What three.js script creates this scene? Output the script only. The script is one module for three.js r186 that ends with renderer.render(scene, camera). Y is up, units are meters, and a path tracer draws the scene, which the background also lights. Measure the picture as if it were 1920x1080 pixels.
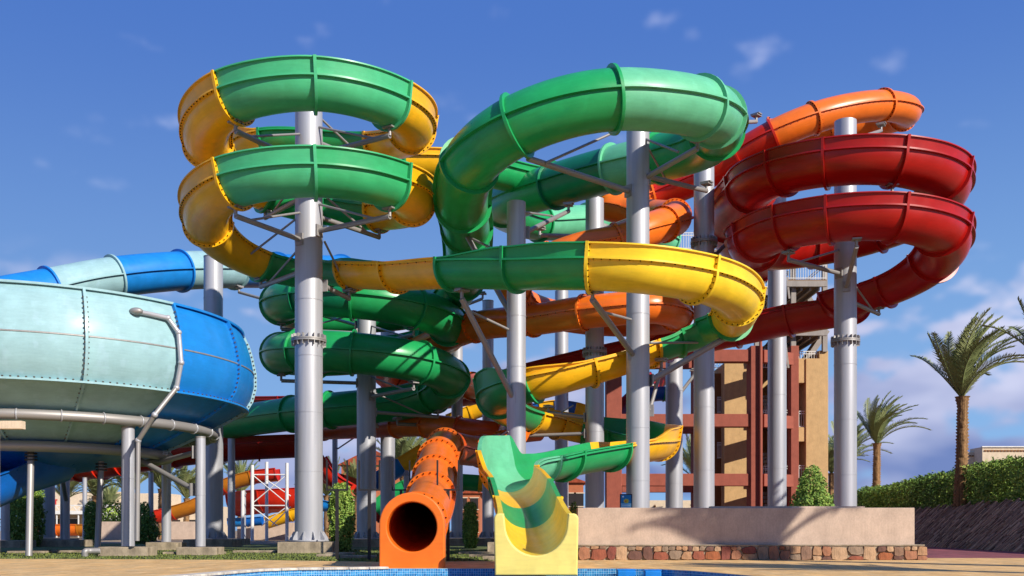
import * as THREE from 'three';
import { mergeGeometries, toCreasedNormals } from 'three/addons/utils/BufferGeometryUtils.js';
import { RoundedBoxGeometry } from 'three/addons/geometries/RoundedBoxGeometry.js';
import { TextGeometry } from 'three/addons/geometries/TextGeometry.js';
import { FontLoader } from 'three/addons/loaders/FontLoader.js';
import { createNoise2D, createNoise3D } from 'simplex-noise';

// ------------------------------------------------------------ camera, sky, sun, exposure
const F = 1900, HY = 995, EYE = 0.8;                 // focal length and horizon in photo pixels, eye height in metres
const scene = new THREE.Scene();
const camera = new THREE.PerspectiveCamera(2 * Math.atan(540 / F) * 180 / Math.PI, 16 / 9, 0.1, 3000);
camera.position.set(0, EYE, 0); camera.lookAt(0, EYE, -10);
camera.setViewOffset(1920, 1080, 0, -(HY - 540), 1920, 1080);
const renderer = new THREE.WebGLRenderer({ antialias: true });
renderer.setSize(1024, 576);
renderer.toneMapping = THREE.LinearToneMapping;
renderer.toneMappingExposure = 1.27;
renderer.shadowMap.enabled = true;

let seed = 12345;
const rnd = () => { seed = (seed * 1664525 + 1013904223) >>> 0; return seed / 4294967296; };
const rr = (a, b) => a + (b - a) * rnd();
const pick = (a) => a[Math.floor(rnd() * a.length) % a.length];
const n2 = createNoise2D(rnd), n3 = createNoise3D(rnd);
const fbm3 = (x, y, z, o = 5) => { let s = 0, a = 0.5; for (let i = 0; i < o; i++) { s += a * n3(x, y, z); x *= 2.03; y *= 2.03; z *= 2.03; a *= 0.5; } return s; };
const fbm2 = (x, y, o = 5) => { let s = 0, a = 0.5; for (let i = 0; i < o; i++) { s += a * n2(x, y); x *= 2.03; y *= 2.03; a *= 0.5; } return s; };
const clamp = (x, a = 0, b = 1) => Math.min(b, Math.max(a, x));
const sstep = (a, b, x) => { const t = clamp((x - a) / (b - a)); return t * t * (3 - 2 * t); };
const mix = (a, b, t) => a + (b - a) * t;

const SUN_EL = 30 * Math.PI / 180, SUN_AZ = 46 * Math.PI / 180;      // azimuth from towards-the-camera to the right
const sunDir = new THREE.Vector3(Math.sin(SUN_AZ) * Math.cos(SUN_EL), Math.sin(SUN_EL), Math.cos(SUN_AZ) * Math.cos(SUN_EL));
{
  const W = 2048, Hh = 1024, d = new Float32Array(W * Hh * 4);
  for (let j = 0; j < Hh; j++) {
    const el = ((j + 0.5) / Hh - 0.5) * Math.PI;
    const ce = Math.cos(el), se = Math.sin(el);
    for (let i = 0; i < W; i++) {
      const az = ((i + 0.5) / W - 0.5) * 2 * Math.PI;          // three: u = atan2(z, x) / 2pi + 0.5
      const x = Math.cos(az) * ce, z = Math.sin(az) * ce, y = se;
      const e = Math.max(0, el) * 180 / Math.PI;
      let c = [mix(0.185, 0.060, sstep(-2, 28, e)), mix(0.345, 0.150, sstep(-2, 28, e)), mix(0.62, 0.455, sstep(-2, 28, e))];
      const t2 = sstep(26, 90, e); c = [mix(c[0], 0.045, t2), mix(c[1], 0.125, t2), mix(c[2], 0.43, t2)];
      // paler side of the sky to the right of the view, as sky light varies with azimuth
      const side = 0.5 + 0.5 * Math.cos(Math.atan2(x, -z) - 0.75);
      const w = 0.34 * side * side * (1 - sstep(0, 30, e)); c = [mix(c[0], 0.28, w), mix(c[1], 0.50, w), mix(c[2], 0.74, w)];
      if (el > 0) {
        // cumulus bank low down, thicker in some directions
        const azv = Math.atan2(x, -z);
        const bank = 0.5 + 0.5 * Math.cos((azv - 0.42) * 3);
        const nz = fbm3(x * 5, y * 13, z * 5, 6) + 0.35 * fbm3(x * 14 + 7, y * 30, z * 14, 4);
        const cov = (0.55 - 0.052 * Math.abs(e - 4)) * (0.25 + 0.95 * bank) - 0.10;
        let a = sstep(0.02, 0.34, nz + cov);
        a *= 1 - sstep(11, 15, e);
        const lit = clamp(-0.12 + e / 11 + 0.75 * fbm3(x * 5 + 0.1, y * 13 + 0.35, z * 5, 4));
        const cc = [mix(0.13, 0.56, lit), mix(0.18, 0.57, lit), mix(0.40, 0.74, lit)];
        c = c.map((v, k) => mix(v, cc[k], a * 0.9));
        // thin wisps higher up
        const ws = sstep(0.42, 0.95, fbm3(x * 7 + 20, y * 16, z * 7 + 3, 6) + 0.25 * fbm3(x * 2 + 9, y * 3, z * 2, 3)) * 0.42 * sstep(5, 12, e);
        c = [mix(c[0], 0.62, ws), mix(c[1], 0.66, ws), mix(c[2], 0.88, ws)];
      } else { const t = sstep(0, 6, -el * 180 / Math.PI); c = [mix(c[0], 0.22, t), mix(c[1], 0.19, t), mix(c[2], 0.15, t)]; }
      const o = (j * W + i) * 4; d[o] = c[0]; d[o + 1] = c[1]; d[o + 2] = c[2]; d[o + 3] = 1;
    }
  }
  const tex = new THREE.DataTexture(d, W, Hh, THREE.RGBAFormat, THREE.FloatType);
  tex.mapping = THREE.EquirectangularReflectionMapping; tex.magFilter = THREE.LinearFilter; tex.minFilter = THREE.LinearFilter;
  tex.wrapS = THREE.RepeatWrapping; tex.colorSpace = THREE.LinearSRGBColorSpace; tex.needsUpdate = true;
  scene.background = tex; scene.environment = tex;
}
const sun = new THREE.DirectionalLight(new THREE.Color(1, 0.93, 0.82), 4.9);
sun.position.copy(sunDir).multiplyScalar(120).add(new THREE.Vector3(0, 0, -40)); sun.target.position.set(0, 0, -40);
sun.castShadow = true; sun.shadow.mapSize.set(4096, 4096);
Object.assign(sun.shadow.camera, { left: -60, right: 60, top: 60, bottom: -60, near: 1, far: 300 });
scene.add(sun, sun.target);

// ------------------------------------------------------------ helpers
const V = (x, y, z) => new THREE.Vector3(x, y, z);
const A = (px, py, D) => V((px - 960) / F * D, EYE + (HY - py) / F * D, -D);      // where a photo point lies at distance D
const P = (px, D, h) => V((px - 960) / F * D, h, -D);
const G = (px, py) => { const D = EYE * F / (py - HY); return V((px - 960) / F * D, 0, -D); };   // a point on the ground
const usedNames = new Map();
function numbered(n) { const k = usedNames.get(n) ?? 0; usedNames.set(n, k + 1); return k ? `${n}_${String(k).padStart(3, '0')}` : n; }
function tag(o, label, category, group, kind) {
  o.userData.label = label; if (category) o.userData.category = category;
  if (group) o.userData.group = group; if (kind) o.userData.kind = kind; return o;
}
function thing(name, label, category, pos = V(0, 0, 0), group) { const o = new THREE.Group(); o.name = numbered(name); o.position.copy(pos); scene.add(o); return tag(o, label, category, group, 'thing'); }
function mesh(name, geo, mat, parent) { const m = new THREE.Mesh(geo, mat); m.name = parent === scene ? numbered(name) : name; m.castShadow = m.receiveShadow = true; parent.add(m); return m; }
function structure(name, geo, mat, label) { const m = mesh(name, geo, mat, scene); m.userData.kind = 'structure'; if (label) m.userData.label = label; return m; }
// geometry at the thing's own position: build in world space, then shift
const shift = (g, o) => g.translate(-o.position.x, -o.position.y, -o.position.z);
function metreUV(g) { const p = g.attributes.position, n = g.attributes.normal, u = g.attributes.uv; for (let i = 0; i < p.count; i++) { const ax = Math.abs(n.getX(i)), ay = Math.abs(n.getY(i)), az = Math.abs(n.getZ(i)); if (ax > ay && ax > az) u.setXY(i, p.getZ(i), p.getY(i)); else if (ay > az) u.setXY(i, p.getX(i), p.getZ(i)); else u.setXY(i, p.getX(i), p.getY(i)); } return g; }
function box(w, h, d, x = 0, y = 0, z = 0, r = 0) { const g = r ? new RoundedBoxGeometry(w, h, d, 1, Math.min(r, w / 2.1, h / 2.1, d / 2.1)) : new THREE.BoxGeometry(w, h, d); return metreUV(g).translate(x, y, z); }
function clean(g) { const o = g.index ? g.toNonIndexed() : g; for (const k of Object.keys(o.attributes)) if (!['position', 'normal', 'uv'].includes(k)) o.deleteAttribute(k); return o; }
const merge = (gs) => mergeGeometries(gs.map(clean), false);
function rod(a, b, r, seg = 12, r2 = r) {
  const d = b.clone().sub(a), L = d.length(); const g = new THREE.CylinderGeometry(r2, r, L, seg, 1);
  g.applyQuaternion(new THREE.Quaternion().setFromUnitVectors(V(0, 1, 0), d.normalize())); return g.translate((a.x + b.x) / 2, (a.y + b.y) / 2, (a.z + b.z) / 2);
}
function bar(a, b, w, h = w) {                       // square section bar
  const d = b.clone().sub(a), L = d.length(); const g = new THREE.BoxGeometry(w, h, L);
  const m = new THREE.Matrix4().lookAt(a, b, Math.abs(d.y) > 0.98 * L ? V(1, 0, 0) : V(0, 1, 0)); g.applyMatrix4(m.setPosition(a.clone().add(b).multiplyScalar(0.5))); return g;
}
function pipe(pts, r, seg = 10, tube = null) { const c = new THREE.CatmullRomCurve3(pts, false, 'centripetal'); return new THREE.TubeGeometry(c, tube ?? pts.length * 6, r, seg, false); }

// ------------------------------------------------------------ textures and materials
function tex(w, h, fn, srgb = true) {
  const d = new Uint8Array(w * h * 4);
  for (let j = 0; j < h; j++) for (let i = 0; i < w; i++) { const c = fn(i / w, j / h); const o = (j * w + i) * 4; d[o] = clamp(c[0]) * 255; d[o + 1] = clamp(c[1]) * 255; d[o + 2] = clamp(c[2]) * 255; d[o + 3] = 255; }
  const t = new THREE.DataTexture(d, w, h); t.wrapS = t.wrapT = THREE.RepeatWrapping; t.magFilter = THREE.LinearFilter; t.minFilter = THREE.LinearMipmapLinearFilter; t.generateMipmaps = true;
  if (srgb) t.colorSpace = THREE.SRGBColorSpace; t.needsUpdate = true; return t;
}
// noise that tiles over the unit square
const tn = (u, v, s, o = 4, k = 0) => { const a = u * 2 * Math.PI, b = v * 2 * Math.PI, R = s / (2 * Math.PI); let q = 0, am = 0.5, f = 1; for (let i = 0; i < o; i++) { q += am * (n3(Math.cos(a) * R * f + k, Math.sin(a) * R * f, Math.cos(b) * R * f + k * 2) + n3(Math.sin(b) * R * f + 5, Math.cos(a) * R * f + k, Math.sin(a) * R * f)) * 0.7; f *= 2; am *= 0.5; } return q; };
const gelTex = tex(512, 512, (u, v) => {           // weathered gel coat: chalky patches, streaks along the run of the water
  const p = tn(u, v, 5, 5), st = tn(u * 1, v * 6 % 1, 9, 4, 3), sp = tn(u, v, 60, 2, 8);
  const k = 0.955 + 0.05 * p + 0.035 * st + 0.015 * sp; const chalk = sstep(0.12, 0.55, tn(u, v, 7, 5, 21)) * 0.05;
  return [k + chalk, k + chalk * 0.7, k + chalk];
});
gelTex.repeat.set(1 / 5.3, 1 / 3.7);
const gelRough = tex(256, 256, (u, v) => { const k = 0.82 + 0.2 * tn(u, v, 6, 5, 13); return [k, k, k]; }, false);
gelRough.repeat.set(1 / 4.1, 1 / 3.1);
const gel = (hex, rough = 0.42) => new THREE.MeshPhysicalMaterial({ color: hex, map: gelTex, roughness: rough, roughnessMap: gelRough, clearcoat: 0.15, clearcoatRoughness: 0.24, specularIntensity: 0.7, side: THREE.DoubleSide });
const M = {
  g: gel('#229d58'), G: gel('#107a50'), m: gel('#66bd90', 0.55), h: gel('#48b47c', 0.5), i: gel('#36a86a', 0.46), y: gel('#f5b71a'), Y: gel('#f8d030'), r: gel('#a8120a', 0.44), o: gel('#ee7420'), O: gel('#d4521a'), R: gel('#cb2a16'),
  c: gel('#94babf', 0.8), b: gel('#1a80d0', 0.5), B: gel('#0f5fb4', 0.4), n: gel('#b8701c'), p: gel('#f0dc78', 0.5), a: gel('#7fd3b8', 0.5),
};
const steelTex = tex(256, 512, (u, v) => { const k = 0.90 + 0.09 * tn(u, v, 4, 5, 31) + 0.05 * tn(u, (v * 1) % 1, 30, 3, 7) + 0.03 * tn(u * 4 % 1, v, 3, 3, 2); return [k, k, k * 1.01]; });
steelTex.repeat.set(0.5, 0.25);
M.steel = new THREE.MeshStandardMaterial({ color: '#bfc0c4', map: steelTex, metalness: 0.3, roughness: 0.42 });
M.steelD = new THREE.MeshStandardMaterial({ color: '#a7a39f', map: steelTex, metalness: 0.4, roughness: 0.5 });
M.bolt = new THREE.MeshStandardMaterial({ color: '#6b5a48', metalness: 0.6, roughness: 0.5 });
for (const [k, h] of Object.entries({ h: '#1f6a44', i: '#186038', g: '#0c5a30', G: '#08402a', m: '#2c7a55', r: '#6a120c', R: '#7a160c', c: '#6f8f8c', b: '#0c4480' })) M['bolt_' + k] = new THREE.MeshStandardMaterial({ color: h, roughness: 0.6 });
M.black = new THREE.MeshStandardMaterial({ color: '#1c1a1a', roughness: 0.5 });
const concTex = tex(256, 256, (u, v) => { const k = 0.80 + 0.22 * tn(u, v, 4, 5, 3) + 0.10 * tn(u, v, 40, 3, 4); return [k, k * 0.985, k * 0.96]; });
concTex.repeat.set(0.6, 0.6);
M.conc = new THREE.MeshStandardMaterial({ color: '#b9aa94', map: concTex, roughness: 0.93, bumpMap: concTex, bumpScale: 0.006 });
const plasterTex = tex(512, 512, (u, v) => { const k = 0.90 + 0.07 * tn(u, v, 5, 5, 41) + 0.06 * tn(u, v, 50, 3, 42); return [k, k, k]; });
plasterTex.repeat.set(0.35, 0.35);
const plaster = (hex, b = 0.01) => new THREE.MeshStandardMaterial({ color: hex, map: plasterTex, roughness: 0.95, bumpMap: plasterTex, bumpScale: b });
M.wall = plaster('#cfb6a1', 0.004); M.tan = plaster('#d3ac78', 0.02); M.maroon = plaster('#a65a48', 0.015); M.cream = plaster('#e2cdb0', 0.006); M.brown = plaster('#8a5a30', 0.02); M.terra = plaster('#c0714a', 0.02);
M.white = plaster('#efece6', 0.003);

// ------------------------------------------------------------ flumes: sections swept along a curve
// a path is a list of { p, c?, wl?, wr?, r? }: c starts a new section there; wl / wr are the heights of the walls left / right of the flow
function framesOf(list) {
  const curve = new THREE.CatmullRomCurve3(list.map((q) => q.p), false, 'centripetal'); const n = list.length - 1;
  let wl = 0.1, wr = 0.1, r = 0.78; const W = list.map((q) => { wl = q.wl ?? wl; wr = q.wr ?? wr; r = q.r ?? r; return { wl, wr, r }; });
  let acc = 0, last = null; const cache = new Map();
  const at = (t) => {
    const k = Math.round(t * 1e6); if (cache.has(k)) return cache.get(k);
    const p = curve.getPoint(t), T = curve.getTangent(t); const S = T.clone().cross(V(0, 1, 0)).normalize(), N = S.clone().cross(T).normalize();
    const x = t * n, i = Math.min(n - 1, Math.floor(x)), f = x - i, e = f * f * (3 - 2 * f);
    if (last) acc += p.distanceTo(last); last = p;
    const o = { p, T, S, N, u: acc, wl: mix(W[i].wl, W[i + 1].wl, e), wr: mix(W[i].wr, W[i + 1].wr, e), r: mix(W[i].r, W[i + 1].r, f) }; cache.set(k, o); return o;
  };
  return { at, n };
}
const LEAN = 0.16;
function troughOuter(f, off = 0, k = 20) {               // left rim over the outside to the right rim
  const r = f.r + off, a = [];
  a.push([-r - LEAN * f.wl, f.wl], [-r - LEAN * f.wl * 0.5, f.wl * 0.5]);
  for (let i = 0; i <= k; i++) { const th = Math.PI * (1 + i / k); a.push([Math.cos(th) * r, Math.sin(th) * r]); }
  a.push([r + LEAN * f.wr * 0.5, f.wr * 0.5], [r + LEAN * f.wr, f.wr]); return a;
}
function troughLoop(f) {
  const t = 0.035, lip = 0.075, o = troughOuter(f), inn = troughOuter(f, -t).reverse();
  const [lx, ly] = o[0], [rx, ry] = o[o.length - 1];
  return [[lx - lip, ly - 0.045], [lx, ly - 0.045], ...o.slice(1, -1), [rx, ry - 0.045], [rx + lip, ry - 0.045], [rx + lip, ry], ...inn.map(([s, n]) => [s, n]), [lx - lip, ly]];
}
function tubeLoop(f, off = 0, k = 30) { const a = []; for (let i = 0; i < k; i++) { const th = 2 * Math.PI * i / k; a.push([Math.cos(th) * (f.r + off), Math.sin(th) * (f.r + off)]); } return a; }
const put = (f, [s, n], d = 0) => f.p.clone().addScaledVector(f.S, s).addScaledVector(f.N, n).addScaledVector(f.T, d);
function skin(rows, us, closed, crease = 0.7) {           // rows of points joined into a sheet
  const m = rows[0].length, pos = [], uv = [], idx = [], cols = closed ? m + 1 : m;
  rows.forEach((row, i) => { let v = 0; for (let j = 0; j < cols; j++) { const p = row[j % m]; if (j) v += p.distanceTo(row[(j - 1) % m]); pos.push(p.x, p.y, p.z); uv.push(us[i], v); } });
  for (let i = 0; i < rows.length - 1; i++) for (let j = 0; j < cols - 1; j++) { const a = i * cols + j, b = a + 1, c = a + cols, d = c + 1; idx.push(a, c, b, b, c, d); }
  const g = new THREE.BufferGeometry(); g.setAttribute('position', new THREE.Float32BufferAttribute(pos, 3)); g.setAttribute('uv', new THREE.Float32BufferAttribute(uv, 2)); g.setIndex(idx); g.computeVertexNormals();
  return toCreasedNormals(g, crease);
}
function capFan(row) { const c = row.reduce((a, p) => a.add(p), V(0, 0, 0)).multiplyScalar(1 / row.length); return skin([row, row.map(() => c.clone())], [0, 1], true); }
function ring(f, outlineIn, outlineOut, th = 0.09, closed = false) {
  const rows = [outlineIn.map((q) => put(f, q, -th / 2)), outlineOut.map((q) => put(f, q, -th / 2)), outlineOut.map((q) => put(f, q, th / 2)), outlineIn.map((q) => put(f, q, th / 2))];
  return skin(rows, [0, 0.1, 0.2, 0.3], closed, 0.5);
}
function boltsOn(f, outline, closed, every = 0.2, side = 1, size = 0.032) {
  const gs = []; let d = every / 2; const m = outline.length + (closed ? 1 : 0);
  for (let j = 1; j < m; j++) {
    const a = put(f, outline[j - 1]), b = put(f, outline[j % outline.length]), L = a.distanceTo(b);
    while (d < L) { const p = a.clone().lerp(b, d / L).addScaledVector(f.T, side * 0.06); const g = new THREE.BoxGeometry(size, size, 0.05).translate(0, 0, 0); g.applyMatrix4(new THREE.Matrix4().makeBasis(f.S, f.N, f.T).setPosition(p)); gs.push(g); d += every; }
    d -= L;
  }
  return gs;
}
function flume(opt) {
  const { name = 'water_slide', label, list, type = 'trough', flange = opt.type === 'tube' ? 0.11 : 0.13, bolts = false, ribs = true, steps = 7, openEnd = false, group } = opt;
  const root = thing(name, label, 'water slide', V(0, 0, 0), group); const { at, n } = framesOf(list); const tube = type === 'tube';
  const starts = list.map((q, i) => (q.c ? i : -1)).filter((i) => i >= 0);
  starts.forEach((i0, k) => {
    const i1 = starts[k + 1] ?? n; if (i1 <= i0) return; const mat = M[list[i0].c];
    const N = Math.max(2, (i1 - i0) * steps), fs = []; for (let i = 0; i <= N; i++) fs.push(at((i0 + (i1 - i0) * i / N) / n));
    const rows = fs.map((f) => (tube ? tubeLoop(f) : troughLoop(f)).map((q) => put(f, q)));
    const parts = [skin(rows, fs.map((f) => f.u), true)];
    if (tube && openEnd) { const inn = fs.map((f) => tubeLoop(f, -0.05).map((q) => put(f, q))); parts.push(skin(inn, fs.map((f) => f.u), true)); }
    const sec = mesh('flume_section', merge(parts), mat, root);
    // flange at the upstream joint of the section
    const f0 = fs[0]; const outl = tube ? tubeLoop(f0, -0.02) : troughOuter(f0, -0.01), outo = tube ? tubeLoop(f0, flange) : troughOuter(f0, flange);
    mesh('flange', ring(f0, outl, outo, 0.1, tube), mat, sec);
    if (ribs) {                                            // the lengthwise seam rib on each side
      for (const s of [-1, 1]) { const prof = (f) => { const x = s * (f.r - 0.01), y = s * (f.r + flange * 0.95); return [[x, 0.03], [y, 0.03], [y, -0.03], [x, -0.03]]; }; mesh('seam_rib', skin(fs.map((f) => prof(f).map((q) => put(f, q))), fs.map((f) => f.u), true, 0.5), mat, sec); }
    }
    if (bolts && 'yYoO'.includes(list[i0].c)) {
      const mid = tube ? tubeLoop(f0, flange * 0.55) : troughOuter(f0, flange * 0.55); const bg = [...boltsOn(f0, mid, tube, 0.19, 1), ...boltsOn(f0, mid, tube, 0.19, -1)];
      if (ribs) for (let i = 1; i < fs.length; i++) for (const s of [-1, 1]) bg.push(box(0.032, 0.03, 0.032).applyMatrix4(new THREE.Matrix4().makeBasis(fs[i].S, fs[i].N, fs[i].T).setPosition(put(fs[i], [s * (fs[i].r + flange * 0.6), -0.045]))));
      const b = mesh('bolts', merge(bg), M['bolt_' + list[i0].c] ?? M.bolt, sec); b.userData.kind = 'stuff';
    }
  });
  return root;
}
// controls round an axis: phi 0 towards the camera, 90 to the right; rows are [phi, height, colour?]
function arc(cx, cD, R, rows, extra = {}) {
  const out = [];
  rows.forEach(([ph, h, c], i) => {
    const pt = (a, hh) => V(cx + R * Math.sin(a * Math.PI / 180), hh, -(cD - R * Math.cos(a * Math.PI / 180)));
    out.push({ p: pt(ph, h), ...(c ? { c } : {}), ...extra });
    const nx = rows[i + 1]; if (nx) { const k = Math.ceil(Math.abs(nx[0] - ph) / 26); for (let j = 1; j < k; j++) out.push({ p: pt(mix(ph, nx[0], j / k), mix(h, nx[1], j / k)), ...extra }); }
  });
  return out;
}
// ------------------------------------------------------------ the ground, the pool, the deck
const groundTex = tex(512, 512, (u, v) => { const k = 0.8 + 0.2 * tn(u, v, 8, 5, 51) + 0.15 * tn(u, v, 60, 3, 52); return [k, k, k]; });
groundTex.repeat.set(0.15, 0.15);
M.sand = new THREE.MeshStandardMaterial({ color: '#b39a78', map: groundTex, roughness: 1 });
M.turf = new THREE.MeshStandardMaterial({ color: '#6b7a34', map: groundTex, roughness: 1 });
const deckTex = tex(1024, 1024, (u, v) => {             // pale natural stone, worn and stained
  const p = tn(u, v, 6, 5, 61), q = tn(u, v, 30, 4, 62), s = tn(u, v, 120, 2, 63);
  const k = 0.86 + 0.14 * p + 0.10 * q + 0.08 * s; const w = 0.5 + 0.8 * tn(u, v, 11, 3, 64);
  return [k, k * mix(0.97, 0.90, clamp(w)), k * mix(0.93, 0.74, clamp(w))];
});
deckTex.repeat.set(0.22, 0.22);
M.deck = new THREE.MeshStandardMaterial({ color: '#f0cf98', map: deckTex, roughness: 0.9, bumpMap: deckTex, bumpScale: 0.006 });
M.coping = new THREE.MeshStandardMaterial({ color: '#eee6d8', map: concTex, roughness: 0.8 });
M.pave = new THREE.MeshStandardMaterial({ color: '#9c5058', map: groundTex, roughness: 0.95 });
const poolPts = [[-9, -3], [-8.5, 6], [-6.6, 14], [-5.7, 17], [-5.43, 18.1], [-5.2, 19.3], [-4.95, 20.2], [-4.4, 20.8], [-3.4, 21.1], [-2.6, 21.4], [1.35, 21.4], [2.3, 21.35], [3.1, 21.0], [3.6, 20.1], [3.96, 18.9], [4.3, 17.8], [5.4, 14], [8, 6], [9, -3]];
const poolPath = (C) => { C.moveTo(...poolPts[0]); for (const q of poolPts.slice(1)) C.lineTo(...q); C.closePath(); return C; };
const flat = (shape, y) => { const g = new THREE.ShapeGeometry(shape); g.rotateX(-Math.PI / 2); return g.translate(0, y, 0); };   // shape (x, D) -> (x, y, -D)
function polyShape(pts, hole) { const s = new THREE.Shape(); s.moveTo(...pts[0]); for (const q of pts.slice(1)) s.lineTo(...q); s.closePath(); if (hole) s.holes.push(poolPath(new THREE.Path())); return s; }
structure('ground', flat(polyShape([[-900, -200], [900, -200], [900, 1800], [-900, 1800]], true), 0), M.sand, 'sandy ground of the water park');
structure('pool_deck', flat(polyShape([[-40, -12], [40, -12], [40, 29.5], [1.6, 29.5], [1.6, 27.4], [-3, 25.6], [-7, 27.6], [-13, 28.6], [-40, 29.2]], true), 0.004), M.deck, 'pale stone paving round the pool');
structure('lawn', flat(polyShape([[-40, 29.2], [-13, 28.6], [-7, 27.6], [-3, 25.6], [1.6, 27.4], [1.6, 60], [-14, 60], [-40, 70]]), 0.004), M.turf, 'short lawn under the slides');
structure('red_path', flat(polyShape([[10, 29.5], [40, 29.5], [40, 90], [10, 90]]), 0.004), M.pave, 'red brick paving beside the stone slope');
{
  const tileTex = tex(512, 512, (u, v) => { const n = 20, x = u * n, y = v * n, fx = x % 1, fy = y % 1; const j = fx < 0.1 || fy < 0.1; const h = n2(Math.floor(x) * 3.1, Math.floor(y) * 5.7); if (j) return [0.75, 0.85, 0.88]; const k = 0.5 + 0.5 * h; return [mix(0.05, 0.25, k), mix(0.38, 0.62, k), mix(0.62, 0.82, k)]; });
  tileTex.repeat.set(1.0, 1.0);
  const P0 = poolPts.map(([x, d]) => V(x, 0, -d)); P0.push(P0[0].clone());
  const us = []; let acc = 0; P0.forEach((p, i) => { if (i) acc += p.distanceTo(P0[i - 1]); us.push(acc); });
  structure('pool_wall', skin(P0.map((p) => [V(p.x, -0.001, p.z), V(p.x, -1.4, p.z)]), us, false), new THREE.MeshStandardMaterial({ map: tileTex, roughness: 0.25, side: THREE.DoubleSide }), 'blue mosaic tiled pool side');
  structure('pool_floor', flat(polyShape(poolPts), -1.4), new THREE.MeshStandardMaterial({ color: '#3fa2c8', roughness: 0.6 }), 'pool floor');
  const wb = tex(256, 256, (u, v) => { const k = 0.5 + 0.4 * tn(u, v, 7, 4, 71); return [k, k, k]; }, false); wb.repeat.set(0.5, 0.5);
  structure('water', flat(polyShape(poolPts), -0.13), new THREE.MeshPhysicalMaterial({ color: '#ffffff', roughness: 0.05, transmission: 1, thickness: 1, ior: 1.33, attenuationColor: new THREE.Color('#49b6d8'), attenuationDistance: 2, bumpMap: wb, bumpScale: 0.01 }), 'pool water');
  // coping stones along the far left rim of the pool
  const cop = thing('pool_coping', 'white coping stones along the curved pool rim', 'pool edge');
  for (let i = 3; i < 9; i++) {
    const a = P0[i], b = P0[i + 1], L = a.distanceTo(b), k = Math.max(1, Math.round(L / 0.5)), d = b.clone().sub(a).normalize(), out = V(-d.z, 0, d.x).multiplyScalar(-1);
    if (out.z > 0 && out.x > 0) out.multiplyScalar(-1);
    for (let j = 0; j < k; j++) { const s = a.clone().lerp(b, (j + 0.5) / k).addScaledVector(out, 0.13); const g = box(L / k - 0.012, 0.05, 0.32, 0, 0, 0, 0.012); g.rotateY(Math.atan2(-d.z, d.x)); mesh('coping_stone', g.translate(s.x, 0.012, s.z), M.coping, cop); }
  }
  [[1172, 21.2], [1221, 20.95]].forEach(([px, D], i) => {
    const o = thing('pool_pad', i ? 'smaller blue pad on the pool rim, farther from the yellow slide mouth' : 'blue pad on the pool rim nearest the yellow slide mouth', 'pool pad', P(px, D, 0), 'blue pads on the pool rim');
    mesh('pad', box(i ? 0.34 : 0.38, 0.16, 0.3, 0, -0.1, 0.16, 0.025), M.b, o); mesh('pad_top', box(i ? 0.36 : 0.4, 0.025, 0.3, 0, -0.008, 0.13, 0.01), M.b, o);
  });
}
// concrete slabs let into the lawn
{
  const rows = [[596, 632, 31.5, 'just left of the leftmost black sign post'], [640, 705, 29.6, 'between the two left black sign posts'], [612, 664, 33.4, 'behind the leftmost black sign post'], [880, 935, 31, 'second nearest, left of the yellow slide mouth'], [905, 945, 28.6, 'touching the left side of the yellow slide'], [860, 930, 34.5, 'farthest between the two pool slide mouths'], [915, 950, 27.2, 'nearest, left of the yellow slide mouth'], [100, 170, 37, 'left of the front bowl column footing'], [20, 90, 36, 'at the foot of the collared pole on the left'], [310, 420, 34.6, 'in front of the right bowl column footing'], [440, 520, 37, 'right of the right bowl column footing']];
  rows.forEach(([a, b, D, l]) => { const w = (b - a) / F * D; const o = mesh('concrete_slab', box(w, 0.12, 0.55, 0, 0.02, 0, 0.012), M.conc, scene); o.position.copy(P((a + b) / 2, D, 0)); tag(o, 'low concrete slab in the lawn, ' + l, 'slab', 'concrete slabs in the lawn', 'thing'); });
}
// grass blades along the lawn's front edge (one mass)
{
  const pos = [], nor = []; const B = 26000;
  for (let i = 0; i < B; i++) {
    const D = 26 + Math.pow(rnd(), 1.6) * 16, x = rr(-19, 1.5); const edge = x > -3 ? mix(25.6, 27.4, (x + 3) / 4.6) : x > -7 ? mix(27.6, 25.6, (x + 7) / 4) : x > -13 ? mix(28.6, 27.6, (x + 13) / 6) : 28.7; if (D < edge + 0.03) continue;
    const h = rr(0.02, 0.055), a = rnd() * 6.28, w = 0.012, lx = rr(-0.02, 0.02);
    pos.push(x - Math.cos(a) * w, 0.004, -D - Math.sin(a) * w, x + Math.cos(a) * w, 0.004, -D + Math.sin(a) * w, x + lx, h, -D + rr(-0.02, 0.02)); for (let k = 0; k < 3; k++) nor.push(0, 0.9, 0.4);
  }
  const g = new THREE.BufferGeometry(); g.setAttribute('position', new THREE.Float32BufferAttribute(pos, 3)); g.setAttribute('normal', new THREE.Float32BufferAttribute(nor, 3));
  const m = mesh('grass', g, new THREE.MeshStandardMaterial({ color: '#7d8a3c', roughness: 1, side: THREE.DoubleSide }), scene); tag(m, 'short green grass blades of the lawn', 'grass', null, 'stuff');
}

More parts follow.
